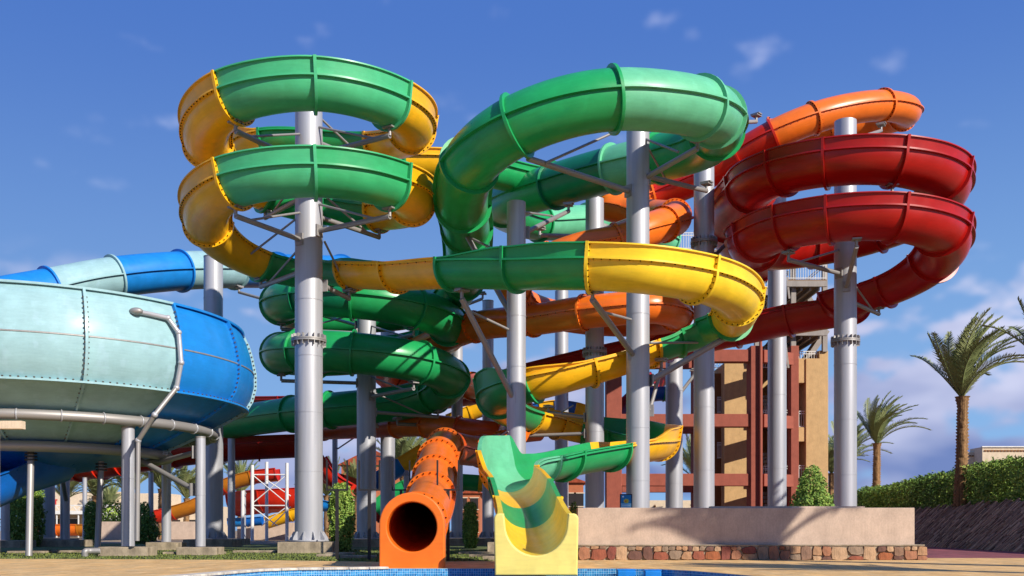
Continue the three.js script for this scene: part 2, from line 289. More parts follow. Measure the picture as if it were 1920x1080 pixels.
// ------------------------------------------------------------ the slides
const C1 = { x: (583 - 960) / F * 36.5, D: 36.5 };
const wallsL = { wl: 0.56, wr: 0.08, r: 0.78 };
const s1 = [
  { p: A(1150, 346, 50), c: 'm', wl: 0.3, wr: 0.3, r: 0.78 }, { p: P(1000, 46.5, 16.95), c: 'g' }, { p: P(910, 44.6, 16.75), c: 'm' }, { p: P(850, 43.8, 16.7), c: 'y' }, { p: P(760, 43.5, 16.65), c: 'g' }, { p: P(640, 43.5, 16.62) }, { p: P(540, 43.3, 16.6), c: 'y', wl: 0.3, wr: 0.4 }, { p: P(478, 42.6, 16.6), wl: 0.1, wr: 0.8 }, { p: P(470, 41.5, 16.55), c: 'y', wl: 0.1, wr: 0.6 }, { p: P(510, 40.5, 16.5), c: 'g', wl: 0.5, wr: 0.1 },
  ...arc(C1.x, C1.D, 3.62, [[180, 16.3, 'g'], [145, 16.0, 'y'], [100, 15.5, 'y'], [58, 15.36, 'h'], [13, 15.28, 'h'], [-31, 15.05, 'y'], [-85, 14.55, 'y'], [-140, 14.0, 'g'], [-178, 13.7, 'g'], [-215, 13.3, 'y'], [-260, 12.85, 'y'], [-302, 12.6, 'i'], [-347, 12.45, 'h'], [-391, 12.25, 'y'], [-445, 11.75, 'y'], [-497, 11.3, 'g'], [-530, 11.12]], wallsL),
  { p: A(607, 497, 39.4), c: 'g', wl: 0.42, wr: 0.08 }, { p: A(662, 501, 38), c: 'y', wl: 0.4 }, { p: A(745, 503, 36.2), c: 'y', wl: 0.32 }, { p: A(850, 497, 34), c: 'g', wl: 0.12, wr: 0.1 }, { p: A(970, 497, 32.4), c: 'g', wl: 0.08, wr: 0.4 }, { p: A(1040, 496, 31.6), wr: 0.47 }, { p: A(1110, 496, 31.1), c: 'Y', wr: 0.46 }, { p: A(1205, 502, 30.9) }, { p: A(1305, 518, 31.9), c: 'Y' }, { p: A(1355, 536, 33) }, { p: A(1383, 564, 35), c: 'Y', wr: 0.42 }, { p: A(1370, 594, 37), c: 'g', wr: 0.2 }, { p: A(1320, 611, 38.2), wr: 0.1 }, { p: A(1268, 628, 38.3), c: 'g', wr: 0.08 }, { p: A(1215, 647, 37.9), c: 'y', wr: 0.08 }, { p: A(1105, 683, 37), c: 'y', wl: 0.08, wr: 0.08 }, { p: A(1000, 712, 37), c: 'g', wl: 0.3, wr: 0.1 }, { p: A(952, 728, 38.2), wl: 0.7 }, { p: A(934, 745, 40.6), c: 'g', wl: 0.75 }, { p: A(950, 764, 43.5), wl: 0.7 }, { p: A(990, 778, 46.5), c: 'y', wl: 0.7, wr: 0.08 },
  { p: A(1045, 790, 48.2), c: 'y' }, { p: A(1097, 802, 48.5), c: 'g' }, { p: A(1165, 812, 47.6), c: 'g' }, { p: A(1212, 820, 45), c: 'y', wl: 0.6 }, { p: A(1235, 825, 42.2), c: 'y' }, { p: A(1222, 828, 39.6), wl: 0.5 }, { p: A(1186, 831, 37.6), wl: 0.12, wr: 0.08 }, { p: A(1143, 838, 36), c: 'g', wl: 0.1, wr: 0.2 }, { p: A(1053, 853, 33.4), c: 'g', wr: 0.1 }, { p: A(1022, 859, 32.4), wr: 0.16 }, { p: A(1004, 862, 31.7), c: 'm', wr: 0.8, r: 0.76 }, { p: A(966, 869, 30.3), wr: 0.85 }, { p: A(954, 877, 28.9), c: 'y', wr: 0.5, wl: 0.08, r: 0.74 }, { p: A(964, 890, 27.5), wr: 0.14, wl: 0.12 }, { p: A(976, 905, 26.4), c: 'g', wl: 0.12, wr: 0.14, r: 0.72 }, { p: A(990, 940, 24.6), c: 'Y', r: 0.71 }, { p: A(1000, 966, 22.6), r: 0.7 }, { p: A(1005, 981, 20.6), wl: 0.14, wr: 0.14 },
];
const greenSlide = flume({ label: 'green and yellow open slide, from the upper left coil to the yellow pool mouth', list: s1, bolts: true });
{ // the mouth over the pool: a thick face with a U cut in it
  const o = greenSlide, D = 20.6, r = 0.66, cx = (1005 - 960) / F * D, top = EYE + (HY - 966) / F * D, bot = -0.07, w = 0.80;
  const s = new THREE.Shape(); s.moveTo(-w, bot); s.lineTo(w, bot); s.lineTo(w + 0.02, top - 0.1); s.quadraticCurveTo(w + 0.02, top, w - 0.06, top); s.lineTo(r + 0.02, top); for (let i = 0; i <= 18; i++) { const a = -Math.PI * i / 18; s.lineTo(Math.cos(a) * r, 0.95 + Math.sin(a) * 0.69); } s.lineTo(-r - 0.02, top); s.lineTo(-w + 0.06, top); s.quadraticCurveTo(-w - 0.02, top, -w - 0.02, top - 0.1); s.closePath();
  const g = new THREE.ExtrudeGeometry(s, { depth: 0.34, bevelEnabled: true, bevelSize: 0.035, bevelThickness: 0.04, bevelSegments: 3, curveSegments: 14 }).translate(cx, 0, -D - 0.2); g.computeBoundingBox();
  mesh('slide_mouth', g, M.p, o);
}
const greenTube = flume({
  label: 'enclosed green tube slide looping high around the centre column then down the lower double coil', type: 'tube', flange: 0.13, bolts: true, list: [
    { p: P(1252, 62, 18.4), c: 'm', r: 0.93 }, { p: A(1180, 414, 60), c: 'm' }, { p: A(1100, 416, 57.8), c: 'm' }, { p: A(1010, 418, 55.4), c: 'g' }, { p: A(955, 402, 52.5) }, { p: A(943, 386, 49.4), c: 'g' }, { p: A(975, 369, 46.8) }, { p: A(1040, 348, 44.6), c: 'G' }, { p: A(1090, 333, 43.5) }, { p: A(1150, 317, 42.3), c: 'm' }, { p: A(1235, 297, 41), c: 'g' }, { p: A(1315, 272, 39.2) }, { p: A(1343, 247, 37.2), c: 'g' }, { p: A(1343, 220, 35), c: 'm' }, { p: A(1312, 202, 33.4), c: 'm' }, { p: A(1240, 190, 32.4) }, { p: A(1150, 187, 31.9), c: 'g' }, { p: A(1060, 202, 31.8) }, { p: A(970, 236, 32.2), c: 'g' }, { p: A(915, 272, 32.9) }, { p: A(880, 310, 34), c: 'g' }, { p: A(868, 350, 35.4) }, { p: A(868, 385, 37), c: 'g' }, { p: A(875, 428, 40), c: 'g' }, { p: P(876, 44, 12.75) }, { p: P(868, 48, 12.7), c: 'g' }, { p: P(838, 51.6, 12.6) },
    ...arc((687 - 960) / F * 50, 50, 4.1, [[142, 12.5, 'g'], [185, 12.3, 'g'], [235, 12.0, 'g'], [285, 11.75, 'g'], [325, 11.55, 'G'], [360, 11.35, 'g'], [400, 11.1, 'g'], [445, 10.85, 'g'], [490, 10.6, 'g'], [540, 10.2, 'g'], [585, 9.8, 'g'], [640, 9.4, 'g'], [682, 9.1, 'g'], [720, 8.85, 'g'], [765, 8.6, 'g'], [808, 8.3, 'g'], [850, 7.9, 'g'], [890, 7.55]]),
    { p: P(620, 54.6, 7.3), c: 'g' }, { p: P(548, 56, 7.25), c: 'g' }, { p: P(480, 58, 7.2) }, { p: P(410, 60.5, 7.1), c: 'g' }, { p: P(300, 64, 6.9) }],
});
const ox = (1115 - 960) / F * 46;
const orangeList = [
  { p: P(1440, 53.5, 21.8), c: 'o', r: 0.7 }, { p: A(1560, 241, 52.6), c: 'o' }, { p: A(1640, 230, 52.2) }, { p: A(1692, 216, 50.8), c: 'o' }, { p: A(1698, 206, 49.4) }, { p: A(1655, 198, 48.2), c: 'o' }, { p: A(1590, 205, 47.4) }, { p: A(1525, 222, 47), c: 'o' }, { p: A(1450, 254, 47.2), c: 'R' }, { p: A(1385, 292, 48), c: 'R' }, { p: A(1310, 335, 49), c: 'R' }, { p: P(1225, 50, 17.3), c: 'o' },
  ...arc(ox, 46, 3.65, [[165, 16.7, 'o'], [135, 16.0, 'o'], [92, 15.1, 'o'], [50, 14.0, 'o'], [10, 12.9, 'o'], [-35, 12.3, 'o'], [-90, 11.7, 'o'], [-180, 11.1, 'O'], [-230, 10.8, 'O'], [-280, 10.5, 'o'], [-325, 10.3]].map(([a, h, c]) => [a, h, c])),
  { p: A(1095, 586, 43.6), c: 'o' }, { p: A(1000, 600, 46), c: 'o' }, { p: A(890, 613, 49), c: 'o' }, { p: P(780, 52.6, 10.1), c: 'O' }, { p: P(722, 55, 9.8) }, { p: P(735, 58, 9.5), c: 'O' }, { p: P(810, 58.5, 9.1) }, { p: A(885, 724, 56), c: 'o' }, { p: A(935, 728, 53), c: 'o' }, { p: A(964, 742, 50.6), r: 0.66 }, { p: A(972, 774, 48.8), c: 'o' }, { p: A(964, 810, 46.5) }, { p: A(945, 838, 44.6), c: 'o' }, { p: A(902, 846, 42.6), c: 'O', r: 0.62 }, { p: A(862, 842, 39.8) }, { p: A(834, 838, 37.4), c: 'o' }, { p: A(821, 860, 34.8), c: 'o' }, { p: A(815, 893, 32), c: 'o' }, { p: A(808, 930, 28.8), c: 'o' }, { p: A(795, 962, 25.4) }, { p: A(782, 980, 23.2), c: 'o' }, { p: A(773, 988, 21.9) },
];
const orangeSlide = flume({ label: 'orange tube slide from the high loop at right to the orange mouth at the pool', type: 'tube', list: orangeList, bolts: true, flange: 0.1, openEnd: true });
{
  const o = orangeSlide, D = 21.7, cx = (773 - 960) / F * D, r = 0.56, w = 0.67, bot = -0.02, cy = EYE + (HY - 988) / F * D;
  const s = new THREE.Shape(); s.moveTo(-w, bot); s.lineTo(w, bot); s.lineTo(w, cy + 0.05); for (let i = 1; i < 20; i++) { const a = Math.PI * i / 20; s.lineTo(Math.cos(a) * w, cy + 0.05 + Math.sin(a) * 0.66); } s.lineTo(-w, cy + 0.05); s.closePath();
  const h = new THREE.Path(); h.absarc(0, cy, r, 0, Math.PI * 2, true); s.holes.push(h);
  mesh('slide_mouth', new THREE.ExtrudeGeometry(s, { depth: 0.3, bevelEnabled: true, bevelSize: 0.03, bevelThickness: 0.04, bevelSegments: 3, curveSegments: 32 }).translate(cx, 0, -D - 0.25), M.o, o);
}
const C14 = { x: (1585 - 960) / F * 42, D: 42 };
const wallsR = { wr: 0.46, wl: 0.1, r: 1.0 };
flume({
  label: 'dark red open slide with two wide coils at right and a long chute', bolts: true, list: [
    { p: P(1430, 58, 16.2), c: 'r', ...wallsR }, { p: P(1385, 53, 15.8) }, { p: P(1365, 47.5, 15.4), c: 'r' },
    ...arc(C14.x, C14.D, 3.8, [[-98, 15.2, 'r'], [-55, 15.05, 'r'], [-28, 14.95, 'r'], [8, 14.85, 'r'], [52, 14.75, 'r'], [95, 14.55, 'r'], [140, 14.2, 'r'], [185, 13.75, 'r'], [235, 13.2, 'r'], [280, 12.85, 'r'], [308, 12.85, 'r'], [334, 12.8, 'r'], [368, 12.75, 'r'], [412, 12.6, 'r'], [455, 12.2, 'r'], [495, 11.7, 'r'], [525, 11.4, 'r']], wallsR),
    { p: A(1590, 566, 46.2), c: 'r', wr: 0.35 }, { p: A(1480, 588, 47.6), c: 'r', wr: 0.25, wl: 0.2 }, { p: A(1380, 610, 48.8), c: 'r' }, { p: A(1250, 638, 50.5), c: 'r' }, { p: A(1110, 668, 52.8), c: 'r' }, { p: A(1000, 695, 55), c: 'r' }, { p: A(900, 724, 58.5), c: 'r' }, { p: A(720, 748, 63), c: 'r' }, { p: A(540, 752, 66), c: 'r' }, { p: A(440, 752, 68) }],
});
flume({ label: 'low red slide passing behind the bowl columns', list: [{ p: A(585, 828, 62), c: 'r', wl: 0.4, wr: 0.4, r: 0.95 }, { p: A(484, 832, 61), c: 'r' }, { p: A(418, 836, 60.6), c: 'r' }, { p: A(330, 846, 61), c: 'R' }, { p: A(230, 862, 62), c: 'R' }, { p: A(190, 868, 62.6), c: 'R' }, { p: A(150, 872, 63.4), c: 'R' }, { p: A(60, 884, 66) }] });
flume({ label: 'orange tube slide lying low behind the orange pool mouth', type: 'tube', flange: 0.09, list: [{ p: A(606, 806, 62), c: 'O', r: 0.6 }, { p: A(690, 802, 58), c: 'O' }, { p: A(745, 799, 55.5), c: 'o' }, { p: A(800, 798, 54), c: 'o' }, { p: A(860, 804, 52.5), c: 'O' }, { p: A(930, 812, 52.5), c: 'O' }, { p: A(1010, 806, 54) }] });
flume({ label: 'blue and pale turquoise tube slide feeding the big bowl', type: 'tube', flange: 0.13, list: [{ p: P(640, 72, 19.3), c: 'b', r: 1.0 }, { p: A(520, 508, 61), c: 'b' }, { p: A(438, 506, 57), c: 'c' }, { p: A(338, 508, 53.4), c: 'b' }, { p: A(214, 520, 50.6), c: 'c' }, { p: A(93, 543, 48.4), c: 'b' }, { p: A(-20, 566, 46), c: 'c' }, { p: A(-130, 600, 44) }] });

// ------------------------------------------------------------ the bowl
{
  const o = thing('bowl_slide', 'huge turquoise and blue bowl slide raised on ring pipes at the left', 'water slide', V(-16.51, 0.112, -35.69)); o.scale.setScalar(0.86);
  const prof = [[7.72, 9.16], [7.86, 9.12], [8.05, 8.75], [8.22, 8.2], [8.36, 7.5], [8.36, 6.95], [8.22, 6.4], [7.95, 5.94]], cone = [[7.95, 5.94], [7.3, 5.52], [6.2, 4.9], [5.2, 4.4], [4.55, 4.12]];
  const pt = (R, h, a) => V(R * Math.sin(a), h, R * Math.cos(a));
  for (let k = 0; k < 15; k++) {
    const a0 = (10 - 24 + k * 24) * Math.PI / 180, a1 = a0 + 24 * Math.PI / 180; const kk = ((k % 15) + 15) % 15; const mat = kk < 3 ? M.c : kk < 5 ? M.b : kk < 8 ? M.c : kk < 10 ? M.b : kk < 13 ? M.c : M.b;
    const fan = (pf) => skin([...Array(9)].map((_, i) => pf.map(([R, h]) => pt(R, h, mix(a0, a1, i / 8)))), [...Array(9)].map((_, i) => mix(a0, a1, i / 8) * 8), false, 0.9);
    const up = mesh('bowl_panel', fan(prof), mat, o);
    // upright flange between two panels, the ledge below and the groove line round the middle
    const rim = []; const off = (pf, d) => pf.map(([R, h], i) => { const q = pf[Math.min(i + 1, pf.length - 1)], p = pf[Math.max(i - 1, 0)]; const tx = q[0] - p[0], ty = q[1] - p[1], L = Math.hypot(tx, ty); return [R - ty / L * d, h + tx / L * d]; });
    const blade = (pf, d, w) => { const of = off(pf, d); return skin([-w, w].flatMap((s) => [pf.map(([R, h]) => pt(R, h, a0 + s / 8)), of.map(([R, h]) => pt(R, h, a0 + s / 8))]).map((r, i, all) => [all[0], all[1], all[3], all[2]][i]), [0, 0.1, 0.2, 0.3], false, 0.4); };
    mesh('flange', blade(prof.slice(1), 0.13, 0.045), mat, up);
    const ledge = [[7.93, 5.97], [8.16, 5.93], [8.16, 5.86], [7.9, 5.86]], lip = [[7.7, 9.2], [7.98, 9.2], [7.98, 9.12], [7.7, 9.12]], groove = [[8.365, 7.47], [8.385, 7.46], [8.385, 7.42], [8.365, 7.41]];
    const loop = (pf) => skin([...Array(9)].map((_, i) => pf.map(([R, h]) => pt(R, h, mix(a0, a1, i / 8)))), [...Array(9)].map((_, i) => i), true, 0.4);
    mesh('ledge', loop(ledge), mat, up); mesh('rim_lip', loop(lip), mat, up); mesh('seam', loop(groove), M.steelD, up);
    const bg = []; for (let i = 0; i < 14; i++) { const a = mix(a0, a1, (i + 0.5) / 14), p = pt(8.09, 5.965, a); bg.push(box(0.05, 0.04, 0.05, p.x, p.y, p.z)); } for (let i = 0; i < 16; i++) { const h = mix(6.15, 9, i / 16), j = prof.findIndex((q) => q[1] < h), q = prof[j - 1], w = prof[j], R = mix(q[0], w[0], (q[1] - h) / (q[1] - w[1])) + 0.08; for (const s of [-1, 1]) { const p = pt(R, h, a0 + s * 0.055 / 8); bg.push(box(0.05, 0.05, 0.05, p.x, p.y, p.z)); } }
    const b = mesh('bolts', merge(bg), M.bolt, up); b.userData.kind = 'stuff';
    const cn = mesh('cone_panel', fan(cone), mat, o); mesh('flange', blade(cone, 0.11, 0.04), mat, cn);
    const b2 = []; for (let i = 1; i < 14; i++) { const t = i / 14, R = mix(7.9, 4.6, t), h = mix(5.9, 4.14, t) - 0.06; for (const s of [-1, 1]) { const p = pt(R, h, a0 + s * 0.05 / 8); b2.push(box(0.045, 0.05, 0.045, p.x, p.y, p.z)); } } const bb = mesh('bolts', merge(b2), M.bolt, cn); bb.userData.kind = 'stuff';
    mesh('dish_panel', fan([[4.55, 4.12], [4.66, 4.1], [4.5, 4.0], [3.2, 3.6], [1.2, 3.15], [0.02, 3.05]]), M.B, o);
  }
  const ringPipe = (R, h, r) => { const g = new THREE.TorusGeometry(R, r, 12, 120); g.rotateX(Math.PI / 2); return g.translate(0, h, 0); };
  mesh('ring_pipe', ringPipe(6.75, 4.84, 0.19), M.steelD, o); mesh('ring_pipe', ringPipe(4.9, 3.88, 0.2), M.steelD, o);
  const col = []; for (let i = 0; i < 30; i++) { const a = i / 30 * 6.283 + 0.1, p = pt(6.75, 4.84, a); const g = new THREE.TorusGeometry(0.2, 0.03, 6, 14); g.rotateY(a + Math.PI / 2); col.push(g.translate(p.x, p.y, p.z)); } mesh('clamp', merge(col), M.steel, o);
  // outlet: a blue chute that leaves the middle of the bowl towards the lower left
  const f = framesOf([{ p: V(0.69, 3.85, 0.5), r: 1.15 }, { p: V(-0.06, 3.21, 2), r: 1.05 }, { p: V(-0.57, 2.3, 4.5), r: 1 }, { p: V(-1.6, 1.3, 7.5), r: 1 }]); const fs = [...Array(25)].map((_, i) => f.at(i / 24));
  mesh('outlet_chute', skin(fs.map((q) => troughLoop({ ...q, wl: 0.5, wr: 0.5 }).map((w) => put(q, w))), fs.map((q) => q.u), true), M.B, o);
}
// ------------------------------------------------------------ steel columns that carry the slides
function column({ px, D, dia, top, label, flangeH = [], arms = [], coil = null, plinth = [2.0, 0.42, 1.6], plates = true, seams = 4, capped = false, name = 'support_column' }) {
  const o = thing(name, label, 'column', P(px, D, 0), 'grey steel columns carrying the slides'); const r = dia / 2, y0 = plinth ? plinth[1] : 0;
  const sh = new THREE.CylinderGeometry(r * 0.97, r, top - y0, 32, 1, true).translate(0, (top + y0) / 2, 0); mesh('shaft', sh, M.steel, o);
  if (plinth) mesh('footing', box(plinth[0], plinth[1], plinth[2], 0, plinth[1] / 2 - 0.02, 0, 0.02), M.conc, o);
  const cap = capped ? new THREE.CylinderGeometry(r * 0.99, r * 0.99, 0.06, 32).translate(0, top + 0.03, 0) : new THREE.CylinderGeometry(r * 0.9, r * 0.9, 0.04, 24).translate(0, top - 0.06, 0); mesh('cap', cap, M.steelD, o);
  for (let i = 1; i <= seams; i++) mesh('weld_seam', new THREE.CylinderGeometry(r + 0.006, r + 0.006, 0.025, 32, 1, true).translate(0, y0 + (top - y0) * i / (seams + 1) + 0.3 * Math.sin(i * 7 + px), 0), M.steel, o);
  if (plates && plinth) {
    const g = [new THREE.CylinderGeometry(r + 0.22, r + 0.22, 0.05, 24).translate(0, y0 + 0.025, 0)]; mesh('base_plate', g[0], M.steel, o);
    for (let i = 0; i < 10; i++) { const s = new THREE.Shape(); s.moveTo(0, 0); s.lineTo(0.2, 0); s.lineTo(0.2, 0.06); s.lineTo(0.05, 0.3); s.lineTo(0, 0.3); const q = new THREE.ExtrudeGeometry(s, { depth: 0.03, bevelEnabled: false }).translate(r - 0.01, y0 + 0.05, -0.015); q.rotateY(i / 10 * 6.283 + 0.2); mesh('gusset', q, M.steel, o); }
  }
  for (const h of flangeH) {
    const fl = mesh('joint_flange', merge([new THREE.CylinderGeometry(r + 0.13, r + 0.13, 0.05, 32).translate(0, h + 0.03, 0), new THREE.CylinderGeometry(r + 0.13, r + 0.13, 0.05, 32).translate(0, h - 0.03, 0)]), M.steelD, o);
    const gs = []; for (let i = 0; i < 18; i++) for (const s of [-1, 1]) { const g = box(0.13, 0.16, 0.025, r + 0.055, s * 0.12, 0); g.rotateY(i / 18 * 6.283); gs.push(g.translate(0, h, 0)); } const st = mesh('stiffeners', merge(gs), M.steelD, fl); st.userData.kind = 'stuff';
  }
  const addArm = (a, b, rad, nm) => {                    // a on the slide, b on the column, world coordinates
    const an = mesh(nm, shift(rod(b, a, rad, 14), o), M.steelD, o);
    if (nm === 'arm') { const d = a.clone().sub(b); d.y = 0; d.normalize(); const q = new THREE.Quaternion().setFromUnitVectors(V(0, 0, 1), d);
      mesh('end_plate', shift(box(0.32, 0.42, 0.06).applyQuaternion(q).translate(b.x, b.y, b.z), o), M.steelD, an);
      mesh('saddle', shift(merge([rod(a, a.clone().add(V(0, 0.3, 0)), 0.06, 10), box(0.34, 0.05, 0.42).applyQuaternion(q).translate(a.x, a.y + 0.26, a.z), box(0.44, 0.05, 0.3).applyQuaternion(q).translate(a.x, a.y + 0.33, a.z)]), o), M.steelD, an); }
  };
  if (coil) for (const [ph, h, drop = 1.0, brace = 1] of coil.at) {
    const t = ph * Math.PI / 180, d = V(Math.sin(t), 0, Math.cos(t)), c = V(o.position.x, 0, o.position.z); const y = h - coil.r - 0.3 * drop;
    const a = V(coil.x, 0, -coil.D).addScaledVector(d, coil.R).setY(y), dd = a.clone().sub(c).setY(0).normalize(), b = c.clone().addScaledVector(dd, r).setY(y); addArm(a, b, 0.09, 'arm');
    if (brace) { const m = b.clone().lerp(a, 0.82); const b2 = c.clone().addScaledVector(dd, r).setY(y + 0.95); addArm(m, b2, 0.042, 'brace'); }
  }
  for (const [a, b, rad] of arms) addArm(a, b, rad, rad > 0.06 ? 'arm' : 'brace');
  return o;
}
const H_ = (py, D) => EYE + (HY - py) / F * D;
column({ px: 579, D: 36.5, dia: 1.0, top: 15.9, label: 'tallest left column at the axis of the green and yellow coil', flangeH: [H_(634, 36)], plinth: [1.9, 0.42, 1.6], seams: 6,
  coil: { x: C1.x, D: C1.D, R: 3.62, r: 0.78, at: [[58, 15.36], [-31, 15.05], [-140, 14.0], [145, 16.0], [58, 12.6], [-31, 12.25], [-215, 13.3], [-137, 11.3]] }, arms: [[A(655, 560, 38), A(607, 536, 36.6), 0.09], [A(654, 545, 38), A(608, 452, 36.6), 0.04], [A(443, 497, 38.5), A(553, 412, 36.3), 0.04]] });
column({ px: 1196, D: 36.2, dia: 0.84, top: H_(246, 36.2), label: 'pale column at the axis of the high green tube loop', seams: 6, arms: [
  [A(990, 297, 32.6), A(1178, 358, 36), 0.1], [A(1308, 278, 34.3), A(1213, 332, 36), 0.1], [A(1022, 306, 33), A(1147, 250, 34.8), 0.045], [A(1272, 285, 34.8), A(1206, 259, 36), 0.045], [A(1325, 358, 40), A(1212, 330, 36.3), 0.09], [A(1250, 340, 40), A(1211, 270, 36.2), 0.04],
  [A(1111, 562, 31.4), A(1186, 664, 35.9), 0.1], [A(1134, 586, 32.5), A(1183, 599, 35.8), 0.045], [A(1366, 630, 37.2), A(1221, 713, 36.2), 0.11], [A(1325, 642, 38.2), A(1219, 643, 36.2), 0.045], [A(1240, 690, 37.4), A(1218, 770, 36.3), 0.07]] });
column({ px: 968, D: 35.6, dia: 0.68, top: H_(380, 35.6), label: 'column with an open top beside the descending green tube', seams: 5, arms: [
  [A(866, 425, 38.2), A(958, 590, 35.6), 0.1], [A(884, 447, 37.6), A(956, 482, 35.6), 0.045], [A(866, 560, 33.8), A(962, 746, 35.4), 0.1], [A(882, 584, 34.2), A(958, 620, 35.5), 0.045], [A(1066, 396, 43.6), A(985, 436, 35.8), 0.09], [A(1036, 405, 43), A(985, 398, 35.8), 0.04], [A(877, 862, 38), A(954, 808, 35.4), 0.05]] });
column({ px: 1115, D: 46, dia: 0.86, top: H_(374, 46), label: 'weathered column with a bolted joint behind the yellow chute', flangeH: [H_(661, 46)], seams: 5, arms: [
  [A(1028, 774, 47), A(1098, 783, 46), 0.09], [A(993, 817, 46.5), A(1097, 813, 46), 0.08], [A(1264, 580, 44.5), A(1134, 573, 46), 0.09], [A(1012, 441, 43.5), A(1098, 443, 45.8), 0.09], [A(1075, 760, 46.8), A(1020, 792, 47.4), 0.035], [A(1205, 402, 44.2), A(1134, 428, 46), 0.08]] });
column({ px: 1320, D: 44, dia: 0.90, top: H_(306, 44), label: 'column with a bolted joint under the right end of the green tube loop', flangeH: [H_(455, 44)], seams: 5, arms: [[A(1378, 440, 45), A(1338, 482, 44), 0.09], [A(1418, 228, 46.5), A(1340, 232, 44), 0.09]] });
column({ px: 1457, D: 52, dia: 0.95, top: H_(358, 52), label: 'bright column standing just left of the red coil axis column', seams: 4 });
column({ px: 1585, D: 42, dia: 0.92, top: H_(228, 42), label: 'rightmost column at the axis of the red coils', flangeH: [H_(640, 42)], seams: 6,
  coil: { x: C14.x, D: C14.D, R: 3.8, r: 1.0, at: [[8, 14.85, 1, 0], [-52, 12.7], [140, 11.7]] }, arms: [[A(1606, 462, 38.2), A(1587, 537, 41.5), 0.09], [A(1652, 245, 48), A(1600, 262, 42.3), 0.08]] });
column({ px: 400, D: 50, dia: 0.95, top: H_(484, 50), label: 'grey column behind the right rim of the blue bowl', seams: 5, capped: true, plinth: [2.4, 0.4, 1.9] });
column({ px: 687, D: 50, dia: 0.96, top: H_(596, 50), label: 'column at the axis of the lower green double coil', seams: 5, plinth: [2.4, 0.4, 1.9],
  coil: { x: (687 - 960) / F * 50, D: 50, R: 4.1, r: 0.93, at: [[40, 11.1], [125, 10.6], [-75, 11.75], [40, 8.6], [125, 7.9], [-78, 9.3], [180, 7.6]] }, arms: [[A(448, 548, 56), A(670, 610, 50), 0.08]] });
column({ px: 727, D: 58, dia: 0.84, top: H_(606, 58), label: 'slimmer column just right of the lower coil axis column', seams: 3, plinth: [2, 0.4, 1.6], arms: [[A(700, 765, 56), A(720, 790, 58), 0.09]] });
column({ px: 857, D: 55, dia: 0.63, top: H_(596, 55), label: 'dark slim column behind the orange pool tube', seams: 3, plinth: [1.8, 0.4, 1.5], arms: [[A(905, 560, 55), A(866, 575, 55), 0.08], [A(745, 795, 53), A(848, 800, 55), 0.09]] });
column({ px: 915, D: 56, dia: 0.64, top: H_(566, 56), label: 'slim capped column between the green bulge and the open-topped column', seams: 3, capped: true, plinth: [1.8, 0.4, 1.5], arms: [[A(895, 748, 55), A(912, 752, 56), 0.07]] });
column({ px: 1053, D: 60, dia: 0.82, top: H_(546, 60), label: 'distant column showing blue sky on both sides below the yellow bend', seams: 3, plinth: [1.9, 0.4, 1.5] });
column({ px: 1264, D: 54, dia: 0.92, top: H_(640, 54), label: 'column with a long vertical seam behind the small yellow bend', seams: 3, arms: [[A(1301, 704, 54), A(1275, 738, 54), 0.09]] });
// shorter columns of the bowl and of the low slides: [px, D, dia, top py, base plinth, what]
[[240, 32.2, 0.41, 803, [1.55, 0.31, 0.9], 'front bowl column with the white pipe beside it'], [376, 33.4, 0.33, 822, [1.32, 0.28, 0.9], 'bowl column at the right end of the upper ring pipe'], [312, 42, 0.38, 838, [1.3, 0.34, 1.2], 'bowl column farther back between the two front ones'], [88, 53, 0.8, 868, [2.6, 0.42, 1.8], 'thick pale column under the bowl beside the twin one'], [122, 51, 0.46, 862, [2.2, 0.36, 1.6], 'column under the bowl with a slanting strut'], [10, 48, 0.4, 944, [2.2, 0.36, 1.6], 'short column at the left edge below the blue chute'], [434, 58, 0.42, 824, [1.8, 0.36, 1.4], 'slim column carrying the low red slide beside the rear column'], [283, 60, 0.30, 888, [0.9, 0.2, 0.9], 'thin column carrying the low red slide left of the white pipe'], [159, 62, 0.27, 897, [0.8, 0.2, 0.8], 'thin column carrying the low red slide below the bowl middle'], [628, 66, 0.36, 812, [0.9, 0.3, 0.9], 'white thin column carrying the far orange tube'],
].forEach(([px, D, dia, py, plinth, what], i) => column({ px, D, dia, top: H_(py, D), label: what, plinth, plates: false, seams: 1, capped: true,
  arms: i === 4 ? [[A(112, 868, 46), A(124, 938, 51), 0.11]] : i === 1 ? [[A(262, 862, 35), A(363, 918, 33.5), 0.09], [A(300, 866, 35.4), A(368, 848, 33.5), 0.09]] : i === 9 ? [[A(668, 818, 62), A(634, 841, 66), 0.05]] : [] }));
